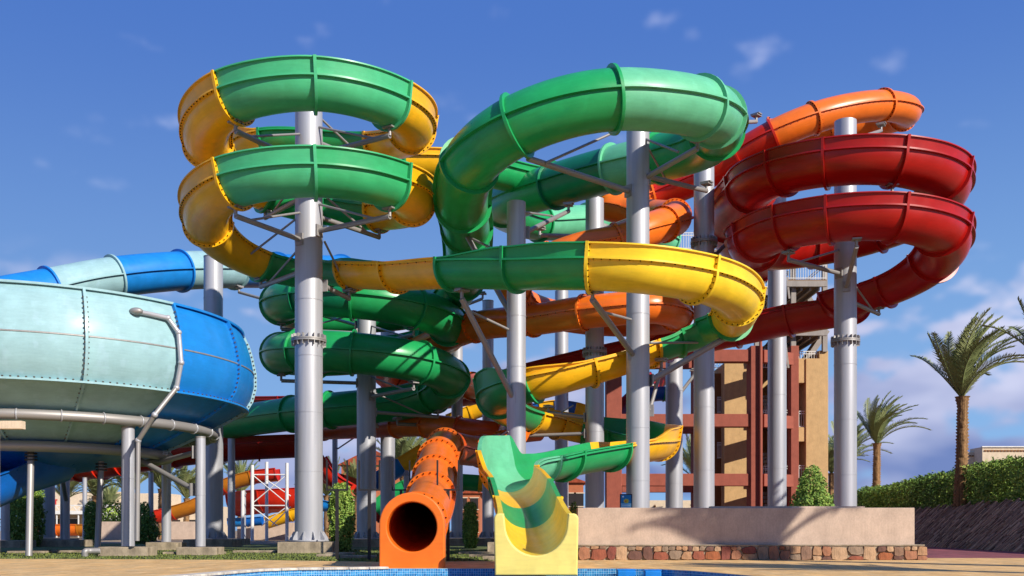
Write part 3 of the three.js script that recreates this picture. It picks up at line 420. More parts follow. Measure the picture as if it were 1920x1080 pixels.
// brackets, plumbing and thin posts under the bowl
{
  const pt = (a, h, R) => V(-16.51 + 0.86 * R * Math.sin(a), 0.112 + 0.86 * h, -35.69 + 0.86 * R * Math.cos(a));
  const o = thing('water_pipe', 'grey water pipe running over the bowl rim and down to the ground', 'pipe', A(258, 1020, 31.6).setY(0));
  const dg = Math.PI / 180; const seq = [pt(46 * dg, 8.55, 8.24), pt(54.5 * dg, 8.5, 8.27), pt(56.6 * dg, 8.0, 8.48), pt(56.8 * dg, 6.9, 8.58), pt(56.6 * dg, 6.0, 8.36), A(290, 778, 31.2), A(259, 826, 31.5), A(257, 1014, 31.5)];
  for (let i = 1; i < seq.length; i++) mesh('pipe_length', shift(rod(seq[i - 1], seq[i], 0.075, 14), o), i > 4 ? M.steelD : M.steel, o); for (let i = 1; i < seq.length - 1; i++) mesh('elbow', shift(new THREE.SphereGeometry(0.1, 12, 10).translate(seq[i].x, seq[i].y, seq[i].z), o), M.steel, o);
  mesh('pipe_end', shift(new THREE.SphereGeometry(0.14, 12, 10).scale(1.5, 0.8, 1).translate(seq[0].x, seq[0].y, seq[0].z), o), M.steelD, o);
  [[184, 33.5, 866, 190, 'thin pole standing under the middle of the bowl', 0.11], [55, 31.4, 846, 58, 'thin pole with a black collar under the left of the bowl', 0.115]].forEach(([px, D, top, px2, l, r]) => { const q = thing('drain_pole', l, 'pole', P(px - (px2 - px) * 0.3, D, 0)); const a = q.position.clone(), b = A(px2, top, D + 0.8); mesh('pole', shift(rod(a, b, r * 0.9, 12), q), M.steelD, q); mesh('collar', shift(merge([0, 0.1, 0.2].map((k) => rod(b.clone().add(V(0, -0.3 + k, 0)), b.clone().add(V(0, -0.25 + k, 0)), r * 1.7, 14))), q), M.black, q); });
  const e = thing('drain_elbow', 'grey plastic drain elbow lying beside the front bowl footing', 'pipe', A(165, 1034, 31.3).setY(0)); mesh('pipe_length', shift(pipe([A(188, 1033, 31.4), A(168, 1033, 31.3), A(160, 1034, 31.2), A(159, 1043, 31.2)], 0.1, 12), e), M.steelD, e);
  const pg = thing('pergola', 'cream timber beam end and post at the left edge of the picture', 'pergola', V(-13.6, 0, -26)); mesh('beam', shift(box(1.6, 0.2, 0.22, A(44, 797, 26).x - 0.8, H_(797, 26), -26), pg), M.cream, pg); mesh('post', shift(box(0.14, H_(803, 26), 0.14, A(-8, 900, 26).x, H_(803, 26) / 2, -26), pg), M.cream, pg);
}
// black sign frames on posts in front of the slides
[[632, 27.8, 'leftmost black fork-shaped sign post by the climbing shrub'], [692.5, 27.8, 'black fork-shaped sign post in front of the lower coil column'], [752, 33, 'black fork-shaped sign post half hidden behind the orange tube'], [840, 26.8, 'black fork-shaped sign post right of the orange pool mouth']].forEach(([px, D, l]) => {
  const o = thing('sign_frame', l, 'sign post', P(px, D, 0), 'black sign posts'); const h = H_(920, D), t = H_(866, D), w = 0.28; mesh('post', box(0.085, h, 0.085, 0, h / 2, 0), M.black, o); mesh('crossbar', box(w * 2 + 0.045, 0.045, 0.045, 0, h + 0.022, 0), M.black, o); for (const s of [-1, 1]) mesh('prong', box(0.045, t - h, 0.045, s * w, h + 0.045 + (t - h) / 2, 0), M.black, o);
});

// ------------------------------------------------------------ low wall with a rubble base, stone slope, terrace
{
  const D = 27.6, x0 = A(1083, 1000, D).x, x1 = A(1715, 1000, D).x, ys = 0.41, yt = H_(952, D);
  const o = thing('garden_wall', 'pale rendered wall on a base of red rubble stone beside the pool', 'wall', V((x0 + x1) / 2, 0, -D)); const w = x1 - x0, c = o.position.x;
  mesh('rendered_wall', box(w, yt - ys + 0.2, 0.6, 0, (yt + ys - 0.2) / 2, -0.3, 0.015), M.wall, o); mesh('wall_step', box(4.2, 0.05, 0.4, w / 2 - 2.6 - 0.8, yt + 0.02, -0.36), M.wall, o);
  const bw = w + 0.2; mesh('mortar_bed', box(bw - 0.06, ys - 0.02, 0.7, 0.08, (ys - 0.02) / 2, -0.21), M.conc, o); mesh('base_top', box(bw + 0.03, 0.035, 0.76, 0.1, ys - 0.005, -0.21, 0.01), M.conc, o);
  const mats = ['#a5604a', '#8d4f44', '#b57f62', '#9a7a66', '#c49a76', '#7d5a50', '#b06a44', '#a08a76', '#d0ae8c'].map((h) => new THREE.MeshStandardMaterial({ color: h, map: concTex, roughness: 0.9, bumpMap: concTex, bumpScale: 0.02 }));
  const stone = (xa, xb, ya, yb) => {
    const cx = (xa + xb) / 2, cy = (ya + yb) / 2, hw = (xb - xa) / 2 - 0.012, hh = (yb - ya) / 2 - 0.01; const s = new THREE.Shape(); const cn = [[-1, -1], [rr(-0.3, 0.3), -1.02], [1, -1], [1, rr(-0.3, 0.3)], [1, 1], [rr(-0.4, 0.4), 1], [-1, 1], [-1, rr(-0.3, 0.3)]]; cn.forEach(([a, b], i) => { const c = i % 2 ? rr(0.9, 1.1) : rr(0.6, 1.02), X = a * hw * c, Y = b * hh * (i % 2 ? c : rr(0.66, 1.02)); i ? s.lineTo(X, Y) : s.moveTo(X, Y); }); s.closePath();
    const g = new THREE.ExtrudeGeometry(s, { depth: 0.08, bevelEnabled: true, bevelSize: 0.012, bevelThickness: rr(0.02, 0.05), bevelSegments: 2 }); g.rotateX(rr(-0.06, 0.06)); g.rotateY(rr(-0.08, 0.08)); mesh('stone', g.translate(cx, cy, 0.08), pick(mats), o);
  };
  let x = -bw / 2 + 0.08; while (x < bw / 2 + 0.06) { const ww = Math.min(rr(0.24, 0.46), bw / 2 + 0.18 - x); if (ww < 0.12) break; const q = rnd(); if (q < 0.45) stone(x, x + ww, 0, ys - 0.03); else if (q < 0.8) { const m = rr(0.22, 0.3); stone(x, x + ww, 0, m); stone(x, x + ww * 0.55, m, ys - 0.03); stone(x + ww * 0.55, x + ww, m, ys - 0.03); } else { const m = rr(0.1, 0.18); stone(x, x + ww, m, ys - 0.03); stone(x, x + ww, 0, m); } x += ww; }
}
const slopeBase = (D) => 18.95 + (D - 37.5) * 0.122;
{
  const M_slate = ['#a48c78', '#b89c86', '#86705f', '#c8ae94', '#ab957f', '#d6bea2', '#937f72'].map((h) => new THREE.MeshStandardMaterial({ color: h, map: concTex, roughness: 0.85 }));
  const o = thing('stone_slope', 'sloping bank clad in dark diagonal slates at the right', 'retaining wall', V(slopeBase(40), 0, -40));
  const sh = (D0, D1) => { const g = skin([D0, D1].map((D) => [V(slopeBase(D), 0, -D), V(slopeBase(D) + 1.55, 2.0, -D), V(slopeBase(D) + 1.9, 2.02, -D), V(slopeBase(D) + 1.9, 0, -D)]), [0, D1 - D0], false, 0.3); return shift(g, o); };
  mesh('bank', sh(20, 95), M_slate[2], o);
  // slates: strips lying diagonally on the face
  const N = V(-2, 1.55, 0).normalize(), U = V(1.55, 2, 0).normalize(), Z = V(0.122, 0, -1).normalize(); const slates = [];
  for (let D = 22; D < 90; D += 0.135) for (let s = rr(0, 0.25); s < 2.5; s += rr(0.3, 0.55)) slates.push([D + rr(-0.08, 0.08), s]);
  const near = slates.filter(([D, s]) => D > 34 && D < 52); const keyed = new Set(); for (let i = 0; i < 300; i++) keyed.add(near[Math.floor(i * near.length / 300)]);
  const geoFor = (D, s) => { const L = rr(0.35, 0.75), d = Z.clone().multiplyScalar(-0.62).addScaledVector(U, 0.78).normalize(), q = d.clone().cross(N).normalize(); const g = new THREE.BoxGeometry(rr(0.05, 0.11), rr(0.03, 0.08), L); const n = N.clone().addScaledVector(q, rr(-0.3, 0.3)).normalize(), qq = n.clone().cross(d).normalize(); const p = V(slopeBase(D), 0, -D).addScaledVector(U, Math.min(2.45, s)).addScaledVector(N, 0.02); g.applyMatrix4(new THREE.Matrix4().makeBasis(qq, n, d).setPosition(p)); return shift(g, o); };
  const rest = M_slate.map(() => []); for (const k of slates) { const g = geoFor(...k); if (keyed.has(k)) mesh('slate', g, pick(M_slate), o); else rest[Math.floor(rnd() * rest.length)].push(g); }
  rest.forEach((gs, i) => { const m = mesh('slates', merge(gs), M_slate[i], o); m.userData.kind = 'stuff'; });
  structure('terrace', (() => { const g = skin([20, 95].map((D) => [V(slopeBase(D) + 1.85, 2.0, -D), V(60, 2.0, -D)]), [0, 75], false); return g; })(), M.sand, 'raised planted terrace behind the stone slope');
}
[[-18.6, -12.4, 92, 1.62, 'far low garden wall under the bowl columns'], [-25.5, -20.2, 92, 1.5, 'far low garden wall behind the big left column']].forEach(([a, b, D, h, l], i) => { const X0 = i ? A(446, 0, 88).x : A(187, 0, 92).x, X1 = i ? A(552, 0, 88).x : A(366, 0, 92).x; const o = mesh('low_wall', box(X1 - X0, h, 0.5, 0, h / 2, 0, 0.02), M.wall, scene); o.position.set((X0 + X1) / 2, 0, -D + (i ? 4 : 0)); tag(o, l, 'wall', null, 'thing'); });
// ------------------------------------------------------------ the stair tower behind the slides
{
  const D = 62, X = (px, d = D) => (px - 960) / F * d, Y = (py, d = D) => H_(py, d);
  const o = thing('stair_tower', 'tan and maroon stair tower with steel platforms on top', 'building', V(X(1400), 0, -D));
  const bxm = (name, mat, px0, px1, py0, py1, d0, d1, r = 0.03) => { const x0 = X(px0, d0), x1 = X(px1, d0), y1 = Y(py0, d0), y0 = py1 >= 990 ? 0 : Y(py1, d0); return mesh(name, shift(box(Math.abs(x1 - x0), y1 - y0, d1 - d0, (x0 + x1) / 2, (y0 + y1) / 2, -(d0 + d1) / 2, r), o), mat, o); };
  // tan walls
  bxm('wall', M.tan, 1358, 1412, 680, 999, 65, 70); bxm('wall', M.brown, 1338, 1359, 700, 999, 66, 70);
  bxm('wall', M.tan, 1412, 1500, 684, 999, 69.5, 70.2);
  bxm('pier', M.tan, 1511, 1553, 672, 999, 64, 71); bxm('parapet_step', M.tan, 1536, 1553, 657, 673, 64, 71);
  for (const [a, b] of [[672, 718], [801, 828], [902, 999]]) bxm('spandrel', M.tan, 1490, 1512, a, b, 64.1, 65.2);
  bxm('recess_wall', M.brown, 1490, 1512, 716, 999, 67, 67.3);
  // maroon frame: posts, front beams, receding beams
  for (const [a, b, d0, d1] of [[1137, 1166, 62, 63], [1408, 1430, 62, 63.2], [1483, 1498, 63.2, 64.0], [1300, 1310, 66, 67]]) bxm('frame_post', M.maroon, a, b, a === 1137 ? 700 : 648, 999, d0, d1);
  for (const [a, b] of [[655, 678], [776, 800], [888, 911]]) {
    bxm('frame_beam', M.maroon, a === 655 ? 1336 : 1165, 1409, a, b, 62.15, 62.9);
    const p = V(X(1430), 0, -62.4), q = V(X(1484, 63.4), 0, -63.5); const y0 = Y(b), y1 = Y(a); mesh('frame_beam', shift(bar(p.clone().setY((y0 + y1) / 2), q.clone().setY((y0 + y1) / 2), 0.6, y1 - y0), o), M.maroon, o);
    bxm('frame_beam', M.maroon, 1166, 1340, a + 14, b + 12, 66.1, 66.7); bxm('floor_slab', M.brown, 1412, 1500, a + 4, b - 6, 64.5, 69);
  }
  bxm('side_panel', M.maroon, 1472, 1484, 690, 999, 66, 66.5); mesh('downpipe', shift(rod(V(X(1425), 0, -61.85), V(X(1425), Y(640), -61.85), 0.09, 10), o), M.maroon, o);
  // flights of stairs seen in the bays
  for (const py of [760, 870, 945]) { const gs = []; for (let i = 0; i < 8; i++) gs.push(box(0.9, 0.2, 0.34, X(1445, 67) + i * 0.05, Y(py, 67) + i * 0.28 - 1.2, -66.4 - i * 0.32)); mesh('stair_flight', shift(merge(gs), o), M.white, o); }
  const railing = (px0, px1, py, d, dz = 0, h = 1.05) => { const gs = [], x0 = X(px0, d), x1 = X(px1, d), y = Y(py, d), n = Math.max(3, Math.round(Math.abs(x1 - x0) / 0.16)); for (let i = 0; i <= n; i++) { const x = mix(x0, x1, i / n), z = -d - dz * i / n; gs.push(box(0.025, h, 0.025, x, y + h / 2, z)); } for (const k of [0.08, 0.85, 1]) gs.push(bar(V(x0, y + h * k, -d), V(x1, y + h * k, -d - dz), 0.045)); return mesh('railing', shift(merge(gs), o), M.white, o); };
  railing(1360, 1408, 686, 65.1, 0, 0.7); railing(1431, 1482, 690, 64, 0.8, 0.7); railing(1498, 1536, 690, 64.2, 0, 1.05); railing(1431, 1482, 800, 64.6); railing(1431, 1482, 905, 64.6); railing(1498, 1511, 802, 64.3); railing(1498, 1511, 904, 64.3); railing(1345, 1352, 775, 65.8); railing(1345, 1352, 860, 65.8); railing(1337, 1357, 692, 65.8);
  // steel stair cage above the walls: posts, decks on beams, railings and flights
  M.beam = new THREE.MeshStandardMaterial({ color: '#9a9188', map: steelTex, roughness: 0.6, metalness: 0.2 }); M.deckWood = plaster('#8a6a48', 0.01);
  for (const [px, t, d] of [[1487, 470, 63.4], [1546, 490, 64], [1419, 420, 62.4], [1350, 440, 66], [1546, 500, 69], [1487, 470, 69]]) mesh('cage_post', shift(box(0.3, Y(t, d) - Y(660, d), 0.3, X(px, d), (Y(t, d) + Y(660, d)) / 2, -d), o), M.beam, o);
  for (const [p0, p1, py, d0, d1] of [[1476, 1550, 524, 63, 70], [1476, 1550, 616, 63, 70], [1335, 1480, 478, 63.5, 71], [1335, 1480, 540, 63.5, 71], [1335, 1440, 590, 64, 71], [1195, 1345, 468, 63.5, 70]]) {
    bxm('platform_deck', M.deckWood, p0, p1, py, py + 5, d0, d1, 0); for (const z of [d0 - 0.1, d1 - 0.3]) bxm('platform_beam', M.beam, p0 - 1, p1 + 1, py + 2, py + 13, z, z + 0.2, 0);
    for (let i = 0; i < 5; i++) { const px = mix(p0 + 4, p1 - 4, i / 4); mesh('joist', shift(box(0.12, 0.24, d1 - d0 - 0.3, X(px), Y(py + 8.5), -(d0 + d1) / 2), o), M.beam, o); }
    railing(p0 + 2, p1 - 2, py, d0 + 0.1); railing(p1 - 1, p1 - 3, py, d0 + 0.2, d1 - d0 - 0.5);
  }
  const stair = (a, b, w) => { const gs = []; for (const s of [-1, 1]) gs.push(bar(a.clone().add(V(0, 0, s * w)), b.clone().add(V(0, 0, s * w)), 0.08, 0.34)); const st = mesh('stair_flight', shift(merge(gs), o), M.beam, o); for (let i = 1; i < 12; i++) { const p = a.clone().lerp(b, i / 12); mesh('tread', shift(box(0.3, 0.04, w * 2, p.x, p.y + 0.06, p.z), o), M.deckWood, st); } };
  stair(A(1500, 690, 66), A(1546, 622, 66), 0.6); stair(A(1540, 612, 68), A(1496, 534, 68), 0.6); stair(A(1440, 650, 65), A(1480, 600, 65), 0.6); stair(A(1440, 545, 65), A(1478, 482, 65), 0.6); stair(A(1350, 600, 68), A(1410, 542, 68), 0.6);
  for (const [a, b] of [[A(1445, 500, 63), A(1432, 470, 63)], [A(1480, 560, 63), A(1475, 520, 63)], [A(1478, 690, 63), A(1472, 640, 63)], [A(1425, 640, 62.5), A(1440, 615, 62.5)]]) mesh('brace', shift(bar(a, b, 0.12), o), M.beam, o);
}
// ------------------------------------------------------------ far buildings
{
  const bld = (label, px0, px1, py, D, depth, mat, extra) => { const x0 = A(px0, 0, D).x, x1 = A(px1, 0, D).x, h = H_(py, D); const o = thing('building', label, 'building', V((x0 + x1) / 2, 0, -D)); mesh('wall', box(x1 - x0, h, depth, 0, h / 2, -depth / 2), mat, o); extra && extra(o, x1 - x0, h); return o; };
  M.dark = new THREE.MeshStandardMaterial({ color: '#2a2422', roughness: 0.4 });
  const font = await new FontLoader().loadAsync('fonts/droid/droid_sans_bold.typeface.json'); const redSign = new THREE.MeshStandardMaterial({ color: '#c42a20', roughness: 0.5 });
  bld('cream restaurant with a white roof truss and red sign letters behind the bowl columns', 40, 232, 922, 120, 20, M.cream, (o, w, h) => {
    mesh('canopy', box(w + 3, 0.4, 3.4, 1.5, 2.9, 1.6), M.white, o);
    for (const [px, ch] of [[70, 'C'], [101, 'T']]) { const g = new TextGeometry(ch, { font, size: 0.62, depth: 0.06, curveSegments: 4 }); mesh('sign_letter', g.translate(A(px, 0, 120).x - o.position.x, H_(946, 120), 0.03), redSign, o); }
    for (let i = 0; i < 5; i++) { const f = mesh('window', box(1.7, 1.9, 0.12, -w / 2 + 1.4 + i * 2.25, 1.25, 0.03), M.dark, o); mesh('frame', box(0.1, 2, 0.2, -w / 2 + 0.5 + i * 2.25, 1.25, 0.06), M.white, f); mesh('frame', box(1.7, 0.1, 0.2, -w / 2 + 1.42 + i * 2.25, 2.25, 0.06), M.white, f); }
    for (let i = 0; i < 6; i++) mesh('canopy_post', box(0.12, 2.8, 0.12, -w / 2 + 0.6 + i * 2.5, 1.4, 3.1), M.white, o);
    const t = []; for (let i = 0; i < 14; i++) { t.push(bar(V(-w / 2 + i, 3.1, 3.25), V(-w / 2 + i + 0.5, 3.7, 3.25), 0.07), bar(V(-w / 2 + i + 0.5, 3.7, 3.25), V(-w / 2 + i + 1, 3.1, 3.25), 0.07)); } t.push(box(w + 2, 0.1, 0.1, 1, 3.72, 3.25)); mesh('truss', merge(t), M.white, o); });
  bld('low white pool house with two pale shutters behind the bowl columns', 180, 232, 962, 110, 8, M.white, (o, w) => { for (let i = 0; i < 2; i++) mesh('shutter', box(w / 2 - 0.15, 1.7, 0.08, -w / 4 + i * w / 2, 0.95, 0.06, 0.02), M.white, o); });
  bld('long cream villa roofs behind the left palms', 225, 372, 946, 135, 15, M.cream, (o, w, h) => { for (let i = 0; i < 5; i++) { const f = mesh('window', box(1.1, 1.3, 0.1, -w / 2 + 1.2 + i * w / 5, 1.6, 0.03), M.dark, o); mesh('sill', box(1.3, 0.12, 0.2, -w / 2 + 1.2 + i * w / 5, 0.9, 0.06), M.white, f); } mesh('roof_block', box(w * 0.4, 1.6, 6, -w * 0.2, h + 0.8, -6), M.cream, o); });
  const villa = (label, a, b, py, D) => bld(label, a, b, py, D, 12, M.terra, (o, w, h) => { const s = new THREE.Shape(); s.moveTo(-w / 2 - 0.5, 0); s.lineTo(w / 2 + 0.5, 0); s.lineTo(0, w * 0.28); s.closePath(); mesh('roof', new THREE.ExtrudeGeometry(s, { depth: 12.6, bevelEnabled: false }).translate(0, h, -12.3), new THREE.MeshStandardMaterial({ color: '#b8532e', map: groundTex, roughness: 0.9 }), o); for (const k of [-0.25, 0.25]) for (const y of [1.3, 4]) { if (y + 1 > h) continue; const f = mesh('window', box(0.9, 1.3, 0.1, k * w, y, 0.03), M.dark, o); for (const s of [-0.7, 0.7]) mesh('frame', box(1.1, 0.1, 0.16, k * w, y + s, 0.05), M.cream, f); } });
  villa('terracotta house with a tiled gable between the columns at centre left', 640, 752, 872, 130); villa('small terracotta house seen right of the orange pool tube', 858, 900, 925, 120); villa('terracotta house front between the pool mouth and the pale wall', 1062, 1094, 905, 105);
  bld('cream wall with a triangle ornament behind the tower columns', 1212, 1342, 938, 100, 4, M.cream, (o) => { for (const [a, b] of [[0, 0.35], [-0.22, 0], [0.22, 0]]) mesh('ornament', new THREE.ConeGeometry(0.18, 0.3, 3).rotateY(0.5).translate(A(1228, 0, 100).x - o.position.x + a, H_(968, 100) + 0.7 + b, 0.1), M.brown, o); });
  bld('white flat-roofed villa above the hedge at far right', 1842, 1990, 838, 110, 3, M.cream, (o, w, h) => { const gs = []; for (let i = 0; i < 24; i++) gs.push(box(0.26, 0.16, 0.08, -w / 2 + 0.3 + i * w / 24, h - 0.42, 0.04)); mesh('frieze', merge(gs), M.brown, o); mesh('cornice', box(w + 0.2, 0.12, 0.3, 0, h + 0.02, 0), M.white, o); });
  bld('lower wing of the white villa at far right', 1810, 1843, 848, 112, 2, M.cream, (o, w, h) => { const gs = []; for (let i = 0; i < 7; i++) gs.push(box(0.2, 0.14, 0.08, -w / 2 + 0.25 + i * w / 7, h - 0.4, 0.04)); mesh('frieze', merge(gs), M.brown, o); });
}
// ------------------------------------------------------------ smaller slides of the far play area
{
  const far = (label, pts, r = 0.75, w = 0.25) => flume({ name: 'small_slide', label, ribs: false, flange: 0.06, steps: 5, list: pts.map(([px, py, D, c], i) => ({ p: A(px, py, D), ...(c ? { c } : {}), ...(i ? {} : { r, wl: w, wr: w }) })) });
  far('far brown and red chute sloping down behind the lattice frame', [[520, 884, 82, 'R'], [472, 890, 82, 'n'], [418, 908, 82, 'R'], [376, 938, 82, 'n'], [325, 956, 82, 'R'], [290, 964, 82]], 0.8);
  far('far wide red trough behind the lattice frame', [[450, 936, 90, 'R'], [500, 930, 88, 'R'], [565, 926, 88]], 1.5, 0.5);
  far('far yellow chute at the foot of the lattice frame', [[585, 952, 84, 'y'], [545, 962, 84, 'y'], [500, 976, 84]], 0.7);
  far('far blue runout beside the far low wall', [[430, 977, 86, 'b'], [465, 976, 86, 'B'], [492, 974, 86]], 0.5);
  far('far orange brown runout under the bowl', [[60, 988, 92, 'n'], [110, 988, 92, 'o'], [150, 988, 92, 'n'], [170, 988, 92]], 0.8);
  far('far red chute left of the climbing shrub', [[604, 858, 70, 'R'], [630, 895, 70, 'R'], [662, 915, 70]], 0.75);
  far('far dark red chute running right from the climbing shrub', [[600, 884, 76, 'r'], [650, 898, 76, 'O'], [705, 916, 76]], 0.8);
  far('far blue and yellow chute left of the orange pool tube', [[792, 842, 62, 'y'], [750, 868, 62, 'b'], [712, 892, 62, 'B'], [684, 906, 62]], 0.75);
  far('far bright green chute left of the orange pool tube', [[800, 902, 70, 'm'], [760, 908, 70, 'g'], [725, 930, 70, 'g'], [700, 950, 70]], 0.8);
  far('far red runout beside the lower coil column', [[690, 952, 72, 'R'], [715, 964, 72, 'r'], [745, 972, 72]], 0.6);
  far('far blue ring chute at the foot of the climbing shrub', [[600, 944, 74, 'b'], [622, 948, 74, 'B'], [646, 972, 74, 'b'], [652, 990, 74]], 0.55);
  far('far yellow chute right of the orange pool tube', [[870, 898, 60, 'g'], [900, 900, 60, 'y'], [940, 905, 60, 'y'], [960, 918, 60]], 0.7);
  far('far yellow rim chute below the open-topped column', [[840, 786, 68, 'y'], [880, 770, 68, 'y'], [930, 752, 68]], 0.7);
  far('far dark red tube crossing behind the tower frame', [[1240, 700, 78, 'r'], [1195, 742, 76, 'r'], [1160, 780, 74]], 0.9);
  far('far blue and yellow tube behind the low yellow chute', [[990, 768, 66, 'B'], [1012, 764, 66, 'y'], [1040, 760, 66, 'B'], [1080, 764, 66, 'y'], [1100, 770, 66]], 0.7);
  far('far red chute end behind the pale garden wall', [[1342, 930, 70, 'R'], [1300, 952, 70]], 0.6);
  far('far blue chute glimpsed right of the pale loop column', [[1216, 736, 74, 'B'], [1245, 734, 74, 'g'], [1262, 738, 74]], 0.7);
  // lattice frame
  const D = 78, o = thing('lattice_frame', 'white steel lattice frame in front of the far red slides', 'steel frame', P(505, D, 0)); const q = (px, py, d = D) => shiftP(A(px, py, d), o); function shiftP(p, t) { return p.sub(t.position); }
  for (const [px, t, d] of [[473, 872, D], [500, 866, D + 2], [538, 868, D], [455, 920, D - 3]]) mesh('post', rod(q(px, 990, d).setY(0), q(px, t, d), 0.13, 10), M.white, o);
  for (const py of [890, 948]) mesh('rail', rod(q(473, py), q(540, py), 0.05, 8), M.white, o);
  for (const [a, b, c, d] of [[473, 890, 538, 944], [538, 890, 473, 944], [473, 950, 520, 986], [538, 950, 490, 986], [500, 900, 545, 930], [545, 950, 510, 985]]) mesh('diagonal', rod(q(a, b), q(c, d), 0.04, 8), M.white, o);
  [[457, 80, 925, 'thin post under the far brown chute'], [762, 60, 890, 'thin grey post under the far blue and yellow chute'], [915, 70, 775, 'slim grey post beside the far yellow rim chute']].forEach(([px, d, t, l]) => { const m = thing('slide_post', l, 'post', P(px, d, 0)); mesh('shaft', rod(V(0, 0, 0), V(0, H_(t, d), 0), 0.17, 12), M.steel, m); mesh('cap', new THREE.CylinderGeometry(0.1, 0.24, 0.3, 10).translate(0, H_(t, d) + 0.1, 0), M.steelD, m); });
}
{ // poster stand: a blue board with a yellow splash, behind the wall
  const cv = document.createElement('canvas'); cv.width = 128; cv.height = 192; const c = cv.getContext('2d'); c.fillStyle = '#1f86b8'; c.fillRect(0, 0, 128, 192); c.fillStyle = '#8fcfe6'; c.fillRect(0, 120, 128, 72); c.fillStyle = '#f2d42c'; c.beginPath(); for (let i = 0; i < 14; i++) { const a = i / 14 * 6.283, r = i % 2 ? 26 : 38; c.lineTo(66 + Math.cos(a) * r, 88 + Math.sin(a) * r); } c.fill(); c.fillStyle = '#d8481e'; c.beginPath(); c.arc(60, 90, 11, 0, 7); c.fill(); c.fillStyle = '#ffffff'; c.fillRect(16, 150, 96, 6); c.beginPath(); c.arc(26, 24, 12, 0, 7); c.fill();
  const t = new THREE.CanvasTexture(cv); t.colorSpace = THREE.SRGBColorSpace; const o = thing('poster_board', 'blue poster board with a yellow splash behind the garden wall', 'poster', P(1174, 33, 0)); const w = 0.34, y0 = H_(953, 33), y1 = H_(928, 33);
  mesh('frame', box(w + 0.06, y1 - y0 + 0.06, 0.05, 0, (y0 + y1) / 2, -0.03), M.black, o); mesh('poster', new THREE.PlaneGeometry(w, y1 - y0).translate(0, (y0 + y1) / 2, 0.0), new THREE.MeshStandardMaterial({ map: t, roughness: 0.5 }), o); mesh('stand', box(0.06, y0, 0.06, 0, y0 / 2, -0.03), M.black, o);
}

// ------------------------------------------------------------ vegetation
const leafMat = (h) => new THREE.MeshStandardMaterial({ color: h, roughness: 0.75, side: THREE.DoubleSide });
function leaves(n, where, size) {                       // many small leaf faces; where() gives [point, outward]
  const pos = [], nor = [];
  for (let i = 0; i < n; i++) {
    const [p, o] = where(); const d = V(rr(-1, 1), rr(-1, 1), rr(-1, 1)).addScaledVector(o, 0.9).normalize(); const s = size * rr(0.6, 1.35); const a = V(rr(-1, 1), rr(-0.3, 1), rr(-1, 1)).cross(d).normalize(), b = d.clone().cross(a);
    const q = [p.clone().addScaledVector(b, -s), p.clone().addScaledVector(a, s * 0.48), p.clone().addScaledVector(b, s), p.clone().addScaledVector(a, -s * 0.48)];
    for (const k of [0, 1, 2, 0, 2, 3]) { pos.push(q[k].x, q[k].y, q[k].z); nor.push(d.x, d.y, d.z); }
  }
  const g = new THREE.BufferGeometry(); g.setAttribute('position', new THREE.Float32BufferAttribute(pos, 3)); g.setAttribute('normal', new THREE.Float32BufferAttribute(nor, 3)); return g;
}
const LM = ['#76943a', '#5f802e', '#8ea444', '#50702a'].map(leafMat); const stemM = new THREE.MeshStandardMaterial({ color: '#5a4530', roughness: 0.95 });
function shrub(name, label, cat, pos, rx, h, rz, shape, n, size, group) {
  const o = thing(name, label, cat, pos, group); const ph = rr(0, 50);
  const where = () => { for (;;) { const u = rr(-1, 1), v = rnd(), w = rr(-1, 1); const k = shape === 'column' ? Math.pow(Math.sin(Math.PI * clamp(v * 0.9 + 0.08)), 0.28) : shape === 'cone' ? (v < 0.22 ? 0.72 + v * 1.3 : Math.pow(1 - (v - 0.22) / 0.80, 0.48)) : 1; const q = shape === 'box' ? Math.max(Math.abs(u), Math.abs(w)) : Math.hypot(u, w); const b = k * (1 + 0.22 * n3(u * 2.2 + ph, v * 4, w * 2.2)); if (q > b || (shape !== 'box' && q < b * 0.45) || (shape === 'box' && q < 0.55 && v < 0.82)) continue; const top = shape === 'box' ? 1 + 0.08 * n3(u * 2 * rx + ph, 3, w * 2) : 1; return [V(u * rx, v * h * top, w * rz), V(u, shape === 'box' && v > 0.85 ? 1.5 : 0.25, w).normalize()]; } };
  for (let i = 0; i < 3; i++) mesh('foliage', leaves(Math.round(n / 3), where, size), LM[(i + Math.floor(ph)) % 4], o);
  for (let i = 0; i < 3; i++) mesh('stem', rod(V(rr(-0.1, 0.1) * rx, 0, rr(-0.1, 0.1)), V(rr(-0.4, 0.4) * rx, h * 0.8, rr(-0.3, 0.3) * rz), 0.05, 6, 0.015), stemM, o);
  return o;
}
const terr = (px, D) => P(px, D, 2.0);
{ // clipped hedge along the terrace, in blocks
  const names = ['nearest tall clipped hedge block at the right edge of the picture', 'tall hedge block just right of the big palm trunk', 'tall hedge block right behind the big palm trunk', 'dark hedge block left of the big palm trunk', 'yellowish square-topped hedge block', 'hedge block with sunlit leaves beside the square-topped one', 'hedge block right of the small palm trunk', 'hedge block behind the small palm trunk', 'farthest hedge block beside the rightmost column'];
  names.forEach((l, i) => { const D = 44 + i * 4.3; const x = slopeBase(D) + 3.0 - (i > 5 ? (i - 5) * 0.25 : 0); shrub('hedge_block', l, 'hedge', V(x, 1.95, -D), 1.25, [2.05, 2.05, 2.0, 1.95, 1.9, 1.8, 1.85, 1.75, 1.75][i], 2.25, 'box', 9000, 0.085, 'clipped hedge along the terrace'); });
  for (let i = 0; i < 4; i++) shrub('bush', ['far bush closing the view left of the rightmost column', 'far bush behind the rightmost column', 'far bush right of the rightmost column', 'far bush at the end of the terrace hedge'][i], 'bush', P(1560 + i * 32, 92, 1.2), 1.4, 2.6, 1.4, 'cone', 3000, 0.12);
}
